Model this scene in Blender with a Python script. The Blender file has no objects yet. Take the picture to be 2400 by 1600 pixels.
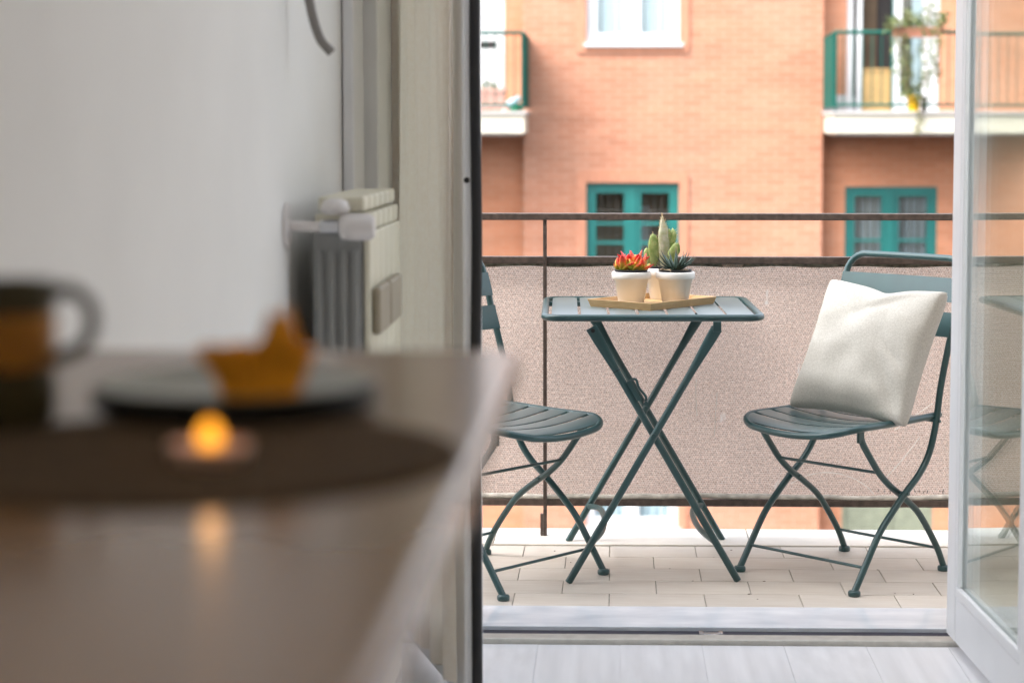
import bpy, bmesh, math, random
from mathutils import Vector, Matrix, noise
random.seed(7)
R = math.radians
S = bpy.context.scene
COL = S.collection

# ------------------------------------------------------------------ camera
cd = bpy.data.cameras.new("camera"); cam = bpy.data.objects.new("camera", cd); COL.objects.link(cam)
cam.location = (0, 0, 1.21)
cam.rotation_euler = (R(90 - 4.5), 0, R(1.5))
cd.lens = 70.5; cd.sensor_width = 36; cd.shift_x = -0.0486; cd.shift_y = -0.0542
cd.clip_start = 0.05; cd.clip_end = 500
cd.dof.use_dof = True; cd.dof.focus_distance = 5.42; cd.dof.aperture_fstop = 3.2; cd.dof.aperture_blades = 9
S.camera = cam

# ------------------------------------------------------------------ world, sun, exposure
W = bpy.data.worlds.new("World"); S.world = W; W.use_nodes = True
wn = W.node_tree.nodes; wl = W.node_tree.links
sky = wn.new("ShaderNodeTexSky"); sky.sky_type = 'NISHITA'; sky.sun_disc = False
SUN_EL, SUN_AZ = 52, 236          # degrees; veiled sun high at the left, a little behind the camera
sky.sun_elevation = R(SUN_EL); sky.sun_rotation = R(SUN_AZ)
sky.air_density = 1.0; sky.dust_density = 4.0; sky.ozone_density = 0.6
bg = wn["Background"]; bg.inputs["Strength"].default_value = 0.15
hs = wn.new('ShaderNodeHueSaturation'); hs.inputs['Saturation'].default_value = .35   # thin overcast: nearly white sky
wl.new(sky.outputs[0], hs.inputs['Color']); wl.new(hs.outputs[0], bg.inputs[0])
sd = bpy.data.lights.new("sun", 'SUN'); sd.energy = .8; sd.angle = R(60); sd.color = (1, .96, .9)
so = bpy.data.objects.new("sun", sd); COL.objects.link(so)
_a = R(SUN_AZ); _e = R(SUN_EL)
sdir = Vector((math.sin(_a) * math.cos(_e), math.cos(_a) * math.cos(_e), math.sin(_e)))
so.rotation_euler = sdir.to_track_quat('Z', 'Y').to_euler()
S.view_settings.view_transform = 'Standard'; S.view_settings.look = 'None'
S.view_settings.gamma = 1.0; S.view_settings.use_curve_mapping = False
S.view_settings.exposure = 2.45
S.render.engine = 'CYCLES'
S.cycles.use_denoising = True
S.cycles.max_bounces = 14; S.cycles.diffuse_bounces = 7; S.cycles.transparent_max_bounces = 16
S.cycles.sample_clamp_indirect = 6

# ------------------------------------------------------------------ materials
def mat(name, col, rough=.5, metal=0., var=0., vscale=20., bump=0., bscale=200., stretch=None, spec=.5, col2=None, coat=0., sss=0., sheen=0., crough=.12):
    m = bpy.data.materials.new(name); m.use_nodes = True
    N = m.node_tree.nodes; L = m.node_tree.links; b = N["Principled BSDF"]
    b.inputs["Base Color"].default_value = (*col, 1); b.inputs["Roughness"].default_value = rough
    b.inputs["Metallic"].default_value = metal; b.inputs["Specular IOR Level"].default_value = spec
    if coat: b.inputs["Coat Weight"].default_value = coat; b.inputs["Coat Roughness"].default_value = crough
    if sheen: b.inputs['Sheen Weight'].default_value = sheen; b.inputs['Sheen Tint'].default_value = (.86, .95, 1, 1); b.inputs['Sheen Roughness'].default_value = .35
    tc = N.new("ShaderNodeTexCoord"); mp = N.new("ShaderNodeMapping"); L.new(tc.outputs["Object"], mp.inputs[0])
    if stretch: mp.inputs["Scale"].default_value = stretch
    if var or col2:
        n = N.new("ShaderNodeTexNoise"); n.inputs["Scale"].default_value = vscale; n.inputs["Detail"].default_value = 6
        L.new(mp.outputs[0], n.inputs["Vector"])
        r = N.new("ShaderNodeValToRGB"); L.new(n.outputs[0], r.inputs[0])
        c2 = col2 or tuple(min(1, c * (1 + var)) for c in col); c1 = col if col2 else tuple(c * (1 - var) for c in col)
        r.color_ramp.elements[0].position = .32; r.color_ramp.elements[1].position = .68
        r.color_ramp.elements[0].color = (*c1, 1); r.color_ramp.elements[1].color = (*c2, 1)
        L.new(r.outputs[0], b.inputs["Base Color"])
        mr = N.new("ShaderNodeMapRange"); L.new(n.outputs[0], mr.inputs[0])
        mr.inputs[3].default_value = rough * .85; mr.inputs[4].default_value = min(1, rough * 1.15); L.new(mr.outputs[0], b.inputs["Roughness"])
    if bump:
        n2 = N.new("ShaderNodeTexNoise"); n2.inputs["Scale"].default_value = bscale; n2.inputs["Detail"].default_value = 4
        L.new(mp.outputs[0], n2.inputs["Vector"])
        bp = N.new("ShaderNodeBump"); bp.inputs["Strength"].default_value = bump; bp.inputs["Distance"].default_value = .002
        L.new(n2.outputs[0], bp.inputs["Height"]); L.new(bp.outputs[0], b.inputs["Normal"])
    return m

def glass_mat(name, tint=(.965, .98, .97), r0=.04):
    m = bpy.data.materials.new(name); m.use_nodes = True
    N = m.node_tree.nodes; L = m.node_tree.links; N.remove(N["Principled BSDF"]); out = N["Material Output"]
    g = N.new("ShaderNodeNewGeometry"); d = N.new("ShaderNodeVectorMath"); d.operation = 'DOT_PRODUCT'
    L.new(g.outputs["Incoming"], d.inputs[0]); L.new(g.outputs["Normal"], d.inputs[1])
    ab = N.new("ShaderNodeMath"); ab.operation = 'ABSOLUTE'; L.new(d.outputs["Value"], ab.inputs[0])
    om = N.new("ShaderNodeMath"); om.operation = 'SUBTRACT'; om.inputs[0].default_value = 1; L.new(ab.outputs[0], om.inputs[1])
    pw = N.new("ShaderNodeMath"); pw.operation = 'POWER'; pw.inputs[1].default_value = 5; L.new(om.outputs[0], pw.inputs[0])
    ma = N.new("ShaderNodeMath"); ma.operation = 'MULTIPLY_ADD'; ma.inputs[1].default_value = 1 - r0; ma.inputs[2].default_value = r0; L.new(pw.outputs[0], ma.inputs[0])
    t = N.new("ShaderNodeBsdfTransparent"); t.inputs[0].default_value = (*tint, 1)
    gl = N.new("ShaderNodeBsdfGlossy"); gl.inputs["Roughness"].default_value = .0; gl.inputs[0].default_value = (.95, .98, .96, 1)
    mx = N.new("ShaderNodeMixShader"); L.new(ma.outputs[0], mx.inputs[0]); L.new(t.outputs[0], mx.inputs[1]); L.new(gl.outputs[0], mx.inputs[2])
    L.new(mx.outputs[0], out.inputs[0]); return m

def brick_mat(name, c1, c2, mortar, bw=.26, bh=.07):
    m = bpy.data.materials.new(name); m.use_nodes = True
    N = m.node_tree.nodes; L = m.node_tree.links; b = N["Principled BSDF"]; b.inputs["Roughness"].default_value = .9
    tc = N.new("ShaderNodeTexCoord"); sp = N.new("ShaderNodeSeparateXYZ"); cb = N.new("ShaderNodeCombineXYZ")
    L.new(tc.outputs["Object"], sp.inputs[0]); ad = N.new("ShaderNodeMath"); L.new(sp.outputs[0], ad.inputs[0]); L.new(sp.outputs[1], ad.inputs[1])
    L.new(ad.outputs[0], cb.inputs[0]); L.new(sp.outputs[2], cb.inputs[1])
    br = N.new("ShaderNodeTexBrick"); L.new(cb.outputs[0], br.inputs["Vector"]); br.inputs["Scale"].default_value = 1
    br.inputs["Brick Width"].default_value = bw; br.inputs["Row Height"].default_value = bh; br.inputs["Mortar Size"].default_value = .006
    br.inputs["Color1"].default_value = (*c1, 1); br.inputs["Color2"].default_value = (*c2, 1); br.inputs["Mortar"].default_value = (*mortar, 1)
    n = N.new("ShaderNodeTexNoise"); n.inputs["Scale"].default_value = .9; n.inputs["Detail"].default_value = 5; L.new(cb.outputs[0], n.inputs["Vector"])
    st = N.new("ShaderNodeTexNoise"); st.inputs["Scale"].default_value = 3; st.inputs["Detail"].default_value = 4
    mp = N.new("ShaderNodeMapping"); mp.inputs["Scale"].default_value = (.35, 2.2, 1); L.new(cb.outputs[0], mp.inputs[0]); L.new(mp.outputs[0], st.inputs["Vector"])
    mx = N.new("ShaderNodeMix"); mx.data_type = 'RGBA'; mx.blend_type = 'MIX'
    r = N.new("ShaderNodeValToRGB"); r.color_ramp.elements[0].position = .5; r.color_ramp.elements[1].position = .8; L.new(n.outputs[0], r.inputs[0])
    ml = N.new("ShaderNodeMath"); ml.operation = 'MULTIPLY'; ml.inputs[1].default_value = .45; L.new(r.outputs[0], ml.inputs[0])
    L.new(ml.outputs[0], mx.inputs["Factor"]); L.new(br.outputs["Color"], mx.inputs["A"]); mx.inputs["B"].default_value = (.44, .285, .21, 1)
    m2 = N.new("ShaderNodeMix"); m2.data_type = 'RGBA'; m2.blend_type = 'OVERLAY'; m2.inputs["Factor"].default_value = .20
    L.new(mx.outputs["Result"], m2.inputs["A"]); L.new(st.outputs[0], m2.inputs["B"]); L.new(m2.outputs["Result"], b.inputs["Base Color"])
    bp = N.new("ShaderNodeBump"); bp.inputs["Strength"].default_value = .6; bp.inputs["Distance"].default_value = .01; bp.invert = True
    L.new(br.outputs["Fac"], bp.inputs["Height"]); L.new(bp.outputs[0], b.inputs["Normal"])
    return m

def gradient_mat(name, stops, rough=.45, axis=2, edge=None, sss=.0):
    """pigment that runs from a leaf's base to its tip (generated coordinates of the leaf itself)"""
    m = bpy.data.materials.new(name); m.use_nodes = True
    N = m.node_tree.nodes; L = m.node_tree.links; b = N["Principled BSDF"]; b.inputs["Roughness"].default_value = rough
    tc = N.new("ShaderNodeTexCoord"); sp = N.new("ShaderNodeSeparateXYZ"); L.new(tc.outputs["Generated"], sp.inputs[0])
    n = N.new("ShaderNodeTexNoise"); n.inputs["Scale"].default_value = 60; L.new(tc.outputs["Object"], n.inputs["Vector"])
    oi = N.new("ShaderNodeObjectInfo")
    ad = N.new("ShaderNodeMath"); ad.operation = 'MULTIPLY_ADD'; ad.inputs[1].default_value = .25; L.new(n.outputs[0], ad.inputs[0]); L.new(sp.outputs[axis], ad.inputs[2])
    a2 = N.new("ShaderNodeMath"); a2.operation = 'MULTIPLY_ADD'; a2.inputs[1].default_value = .3; L.new(oi.outputs["Random"], a2.inputs[0]); L.new(ad.outputs[0], a2.inputs[2])
    s3 = N.new("ShaderNodeMath"); s3.operation = 'SUBTRACT'; s3.inputs[1].default_value = .25; L.new(a2.outputs[0], s3.inputs[0])
    r = N.new("ShaderNodeValToRGB"); L.new(s3.outputs[0], r.inputs[0]); cr = r.color_ramp
    while len(cr.elements) < len(stops): cr.elements.new(.5)
    for e, (p, c) in zip(cr.elements, stops): e.position = p; e.color = (*c, 1)
    L.new(r.outputs[0], b.inputs["Base Color"])
    if sss: b.inputs["Subsurface Weight"].default_value = sss; b.inputs["Subsurface Scale"].default_value = .004
    return m

M = {}
M['plaster'] = mat('white_plaster', (.735, .728, .70), .85, var=.03, vscale=3, bump=.15, bscale=120)
M['warm_paint'] = mat('warm_sand_paint', (.38, .32, .235), .9, var=.03, vscale=3)
M['ceiling'] = mat('ceiling_paint', (.78, .77, .75), .9, var=.02, vscale=3)
M['white'] = mat('white_lacquer', (.80, .81, .83), .42, var=.02, vscale=8)
M['whitepvc'] = mat('white_window_paint', (.80, .81, .82), .35, var=.04, vscale=5)
M['gasket'] = mat('black_rubber', (.012, .011, .012), .6)
M['dark'] = mat('dark_channel', (.03, .028, .045), .45, var=.3, vscale=30)
M['alu'] = mat('beige_metal', (.55, .53, .48), .35, metal=.3, var=.1, vscale=40)
M['teal_paint'] = mat('green_blue_paint', (.017, .066, .070), .40, var=.12, vscale=14, bump=.03, bscale=500, spec=.5, coat=.45, crough=.28)
M['teal_sky_sheen'] = mat('green_blue_paint_sky_sheen', (.020, .070, .074), .40, var=.12, vscale=9, bump=.03, bscale=500, spec=.6, coat=.8, crough=.30, sheen=.5)  # same paint for the slats, with pale blue sky sheen put into it
def vary(m, a):
    N = m.node_tree.nodes; L = m.node_tree.links; b = N['Principled BSDF']; oi = N.new('ShaderNodeObjectInfo'); mr = N.new('ShaderNodeMapRange'); L.new(oi.outputs['Random'], mr.inputs[0]); mr.inputs[3].default_value = 1 - a; mr.inputs[4].default_value = 1 + a * .4
    src = b.inputs['Base Color'].links[0].from_socket; mx = N.new('ShaderNodeMix'); mx.data_type = 'RGBA'; mx.blend_type = 'MULTIPLY'; mx.inputs['Factor'].default_value = 1
    L.new(src, mx.inputs['A']); L.new(mr.outputs[0], mx.inputs['B']); L.new(mx.outputs['Result'], b.inputs['Base Color'])
M['tile'] = mat('beige_stoneware', (.60, .54, .47), .45, col2=(.68, .63, .565), vscale=6, stretch=(1.2, 9, 1), bump=.06, bscale=90)
vary(M['tile'], .10)
M['grout'] = mat('grey_grout', (.36, .33, .29), .95, var=.25, vscale=40)
M['kerb'] = mat('pale_travertine', (.78, .73, .66), .6, var=.05, vscale=14, bump=.08, bscale=80)
M['marble'] = mat('white_marble', (.60, .64, .70), .13, col2=(.82, .85, .89), vscale=4, stretch=(1.5, 3.5, 1))
M['plank'] = mat('grey_oak_laminate', (.74, .735, .75), .3, col2=(.86, .855, .87), vscale=3, stretch=(9, .5, 1), bump=.05, bscale=60)
M['rail'] = mat('brown_painted_iron', (.085, .062, .052), .42, var=.35, vscale=60, bump=.2, bscale=300)
M['dirty'] = mat('dirty_hem', (.17, .165, .13), .9, var=.5, vscale=70)
M['rollhem'] = mat('weathered_hem', (.60, .57, .52), .9, var=.25, vscale=40, bump=.6, bscale=260)
M['thread'] = mat('loose_thread', (.80, .78, .74), .8)
M['counter'] = mat('taupe_laminate', (.225, .128, .062), .2, var=.10, vscale=4, stretch=(3, .6, 1), spec=.4)
M['black'] = mat('black_glaze', (.010, .008, .007), .5, spec=.25)
M['sage'] = mat('sage_glaze', (.20, .20, .145), .3, var=.1, vscale=20)
M['mat_brown'] = mat('brown_woven_mat', (.075, .047, .023), .95, spec=.08, var=.3, vscale=90, bump=.5, bscale=300)
M['mug'] = mat('olive_glaze', (.055, .045, .018), .3, var=.15, vscale=20)
M['mug_band'] = mat('amber_glaze', (.42, .17, .015), .35, var=.25, vscale=24)
M['napkin'] = mat('orange_linen', (.82, .34, .010), .85, var=.12, vscale=40, bump=.3, bscale=500)
M['wax'] = mat('white_wax', (.75, .62, .52), .4)
M['holder'] = mat('rose_glass_holder', (.62, .38, .27), .35, var=.05)
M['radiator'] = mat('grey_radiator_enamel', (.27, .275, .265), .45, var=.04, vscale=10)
M['radiator_lit'] = mat('radiator_enamel_lit', (.66, .63, .50), .42, var=.04, vscale=10)  # lit copy of the radiator enamel: yellowish door light put into the colour
M['valve'] = mat('white_plastic', (.68, .65, .63), .4)
M['chrome'] = mat('chromed_pipe', (.55, .56, .58), .25, metal=.9)
M['tan'] = mat('tan_ceramic', (.30, .26, .19), .5, var=.08, vscale=30)
M['panel'] = mat('grey_canvas', (.58, .57, .55), .8, var=.06, vscale=4)
M['cord'] = mat('grey_cord', (.22, .205, .19), .8, var=.1, vscale=200)
M['pot'] = mat('white_ceramic', (.80, .785, .76), .4, var=.015, vscale=20)
M['blackpot'] = mat('black_plastic', (.018, .02, .024), .4)
M['soil'] = mat('bark_soil', (.11, .065, .04), .95, var=.7, vscale=160, bump=1., bscale=300)
M['chip'] = mat('pale_bark_chip', (.42, .33, .22), .9, var=.4, vscale=120)
M['bamboo'] = mat('bamboo', (.50, .31, .14), .4, col2=(.60, .40, .20), vscale=22, stretch=(1, 1, 8), bump=.04)
M['cactus'] = mat('cactus_skin', (.16, .26, .055), .5, col2=(.36, .42, .17), vscale=60, bump=.3, bscale=200)
M['cactus_pale'] = mat('cactus_corky_skin', (.33, .36, .20), .6, col2=(.55, .53, .42), vscale=70, bump=.5, bscale=180)
M['spine'] = mat('cactus_spine', (.55, .40, .22), .6)
M['red_leaf'] = gradient_mat('red_leaf', [(.0, (.38, .40, .05)), (.30, (.62, .35, .04)), (.52, (.72, .12, .035)), (.9, (.66, .030, .03))], .38, sss=.15)
M['yellow_leaf'] = gradient_mat('yellow_leaf', [(.0, (.30, .42, .045)), (.6, (.52, .50, .06)), (.85, (.70, .30, .05)), (1., (.66, .12, .04))], .4, sss=.15)
M['dark_leaf'] = gradient_mat('dark_leaf', [(.0, (.14, .22, .13)), (.2, (.045, .085, .065)), (.85, (.05, .09, .075)), (1., (.16, .13, .09))], .38)
M['brick'] = brick_mat('orange_brick', (.425, .192, .117), (.365, .152, .088), (.44, .27, .195))
M['brick_dark'] = brick_mat('red_brick', (.49, .210, .115), (.43, .175, .09), (.46, .255, .17))
M['brick_trim'] = mat('brick_trim', (.43, .195, .12), .9, var=.14, vscale=6, stretch=(6, 1, .8))
M['farwhite'] = mat('far_white_paint', (.56, .57, .58), .5, var=.05, vscale=5)
M['cream'] = mat('cream_render', (.56, .52, .43), .8, var=.05, vscale=3)
M['stone'] = mat('grey_stone_nosing', (.46, .44, .43), .7, var=.1, vscale=8)
M['teal_wood'] = mat('teal_window_paint', (.006, .135, .122), .45, var=.08, vscale=5)
M['teal_metal'] = mat('teal_railing_paint', (.003, .075, .058), .75, spec=.2, var=.1, vscale=5)
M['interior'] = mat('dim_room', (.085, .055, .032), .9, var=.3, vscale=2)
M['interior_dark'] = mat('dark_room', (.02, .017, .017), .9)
M['sheer'] = mat('far_curtain', (.56, .60, .63), .9, var=.1, vscale=6, stretch=(6, 1, .3))
M['sheer_grey'] = mat('far_grey_curtain', (.33, .33, .34), .9, var=.25, vscale=5, stretch=(6, 1, .3))
M['shutter'] = mat('olive_shutter_paint', (.17, .185, .13), .6, var=.15, vscale=10)
M['terracotta'] = mat('terracotta', (.40, .17, .11), .8, var=.12, vscale=12)
M['pinkpot'] = mat('pink_plastic_planter', (.58, .33, .27), .6, var=.08, vscale=9)
M['yellow'] = mat('yellow_plastic', (.62, .36, .008), .45)
M['tanwood'] = mat('tan_wood', (.42, .27, .105), .6, var=.1, vscale=6, stretch=(1, 1, 4))
M['leafy'] = mat('far_foliage', (.055, .095, .022), .6, col2=(.16, .17, .06), vscale=7)
M['bark'] = mat('vine_stem', (.17, .10, .06), .9)
M['bluebag'] = mat('pale_blue_plastic', (.42, .54, .60), .5, var=.1, vscale=8)
M['greencan'] = mat('green_plastic', (.02, .18, .09), .5)
M['asphalt'] = mat('asphalt', (.05, .05, .05), .9, var=.2, vscale=4)
M['render'] = mat('own_facade_render', (.50, .36, .26), .9, var=.05, vscale=3)
M['glass'] = glass_mat('door_glass')
M['farglass'] = glass_mat('far_window_glass', (.9, .95, .96), .06)

def fabric_mat(name, col, col2, trans, ws=900., bump=.4):
    m = bpy.data.materials.new(name); m.use_nodes = True
    N = m.node_tree.nodes; L = m.node_tree.links; b = N["Principled BSDF"]; b.inputs["Roughness"].default_value = .95
    b.inputs["Specular IOR Level"].default_value = .15
    tc = N.new("ShaderNodeTexCoord"); n = N.new("ShaderNodeTexNoise"); n.inputs["Scale"].default_value = ws; n.inputs["Detail"].default_value = 3
    L.new(tc.outputs["Object"], n.inputs["Vector"])
    n3 = N.new("ShaderNodeTexNoise"); n3.inputs["Scale"].default_value = ws * .25; L.new(tc.outputs["Object"], n3.inputs["Vector"])
    av = N.new("ShaderNodeMath"); av.operation = 'ADD'; L.new(n.outputs[0], av.inputs[0]); L.new(n3.outputs[0], av.inputs[1])
    hf = N.new("ShaderNodeMath"); hf.operation = 'MULTIPLY'; hf.inputs[1].default_value = .5; L.new(av.outputs[0], hf.inputs[0])
    r = N.new("ShaderNodeValToRGB"); r.color_ramp.elements[0].position = .36; r.color_ramp.elements[1].position = .64
    r.color_ramp.elements[0].color = (*col, 1); r.color_ramp.elements[1].color = (*col2, 1); L.new(hf.outputs[0], r.inputs[0])
    L.new(r.outputs[0], b.inputs["Base Color"])
    bp = N.new("ShaderNodeBump"); bp.inputs["Strength"].default_value = bump; bp.inputs["Distance"].default_value = .001
    L.new(n.outputs[0], bp.inputs["Height"]); L.new(bp.outputs[0], b.inputs["Normal"])
    if trans:
        t = N.new("ShaderNodeBsdfTranslucent"); L.new(r.outputs[0], t.inputs[0]); mx = N.new("ShaderNodeMixShader"); mx.inputs[0].default_value = trans
        L.new(b.outputs[0], mx.inputs[1]); L.new(t.outputs[0], mx.inputs[2]); L.new(mx.outputs[0], N["Material Output"].inputs[0])
    return m
M['pillow'] = fabric_mat('oatmeal_linen', (.44, .425, .385), (.60, .585, .54), 0, 900, .45)
M['curtain'] = fabric_mat('sheer_linen', (.88, .79, .68), (.91, .84, .75), .36, 300, .2)

def screen_mat():
    """knitted shade net: rows of small loops, lighter dots where the yarn turns"""
    m = bpy.data.materials.new('pink_beige_shade_net'); m.use_nodes = True
    N = m.node_tree.nodes; L = m.node_tree.links; b = N["Principled BSDF"]; b.inputs["Roughness"].default_value = .8
    tc = N.new("ShaderNodeTexCoord"); sp = N.new("ShaderNodeSeparateXYZ"); L.new(tc.outputs["Object"], sp.inputs[0])
    cb = N.new("ShaderNodeCombineXYZ"); L.new(sp.outputs[0], cb.inputs[0]); L.new(sp.outputs[2], cb.inputs[1])
    wob = N.new("ShaderNodeTexNoise"); wob.inputs["Scale"].default_value = 110; L.new(cb.outputs[0], wob.inputs["Vector"])
    wm = N.new("ShaderNodeVectorMath"); wm.operation = 'MULTIPLY_ADD'; wm.inputs[1].default_value = (.009, .008, 0); L.new(wob.outputs["Color"], wm.inputs[0]); L.new(cb.outputs[0], wm.inputs[2])
    br = N.new("ShaderNodeTexBrick"); br.inputs["Scale"].default_value = 1; br.inputs["Brick Width"].default_value = .0072; br.inputs["Row Height"].default_value = .0062
    br.inputs["Mortar Size"].default_value = .0013; br.inputs["Mortar Smooth"].default_value = .6; br.offset = .5
    br.inputs["Color1"].default_value = (.66, .495, .41, 1); br.inputs["Color2"].default_value = (.54, .39, .315, 1); br.inputs["Mortar"].default_value = (.84, .74, .67, 1)
    L.new(wm.outputs[0], br.inputs["Vector"])
    n = N.new("ShaderNodeTexNoise"); n.inputs["Scale"].default_value = 3.5; n.inputs["Detail"].default_value = 6; L.new(cb.outputs[0], n.inputs["Vector"])
    hs = N.new("ShaderNodeMapRange"); L.new(n.outputs[0], hs.inputs[0]); hs.inputs[1].default_value = .3; hs.inputs[2].default_value = .7; hs.inputs[3].default_value = .9; hs.inputs[4].default_value = 1.06
    fn_ = N.new("ShaderNodeTexNoise"); fn_.inputs["Scale"].default_value = 130; fn_.inputs["Detail"].default_value = 2; L.new(cb.outputs[0], fn_.inputs["Vector"])
    fr_ = N.new("ShaderNodeMapRange"); L.new(fn_.outputs[0], fr_.inputs[0]); fr_.inputs[1].default_value = .3; fr_.inputs[2].default_value = .7; fr_.inputs[3].default_value = .80; fr_.inputs[4].default_value = 1.17
    fm_ = N.new("ShaderNodeMath"); fm_.operation = 'MULTIPLY'
    mu = N.new("ShaderNodeMix"); mu.data_type = 'RGBA'; mu.blend_type = 'MULTIPLY'; mu.inputs["Factor"].default_value = 1
    L.new(hs.outputs[0], fm_.inputs[0]); L.new(fr_.outputs[0], fm_.inputs[1]); L.new(br.outputs["Color"], mu.inputs["A"]); L.new(fm_.outputs[0], mu.inputs["B"])
    # whitish scuffs
    sc = N.new("ShaderNodeTexNoise"); sc.inputs["Scale"].default_value = 26; sc.inputs["Detail"].default_value = 3
    mp = N.new("ShaderNodeMapping"); mp.inputs["Scale"].default_value = (1, .35, 1); L.new(cb.outputs[0], mp.inputs[0]); L.new(mp.outputs[0], sc.inputs["Vector"])
    rr = N.new("ShaderNodeValToRGB"); rr.color_ramp.elements[0].position = .70; rr.color_ramp.elements[1].position = .76; L.new(sc.outputs[0], rr.inputs[0])
    mx = N.new("ShaderNodeMix"); mx.data_type = 'RGBA'; L.new(rr.outputs[0], mx.inputs["Factor"]); L.new(mu.outputs["Result"], mx.inputs["A"]); mx.inputs["B"].default_value = (.78, .74, .70, 1)
    L.new(mx.outputs["Result"], b.inputs["Base Color"])
    bp = N.new("ShaderNodeBump"); bp.inputs["Strength"].default_value = .7; bp.inputs["Distance"].default_value = .002; L.new(br.outputs["Fac"], bp.inputs["Height"]); L.new(bp.outputs[0], b.inputs["Normal"])
    t = N.new("ShaderNodeBsdfTranslucent"); L.new(mx.outputs["Result"], t.inputs[0])
    ms = N.new("ShaderNodeMixShader"); ms.inputs[0].default_value = .4; L.new(b.outputs[0], ms.inputs[1]); L.new(t.outputs[0], ms.inputs[2]); L.new(ms.outputs[0], N["Material Output"].inputs[0])
    return m
M['screen'] = screen_mat()

def flame_mat():
    m = bpy.data.materials.new('candle_flame'); m.use_nodes = True; N = m.node_tree.nodes; L = m.node_tree.links
    N.remove(N["Principled BSDF"]); e = N.new("ShaderNodeEmission"); e.inputs[0].default_value = (1, .36, .026, 1); e.inputs[1].default_value = .48
    L.new(e.outputs[0], N["Material Output"].inputs[0]); return m
M['flame'] = flame_mat()

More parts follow.
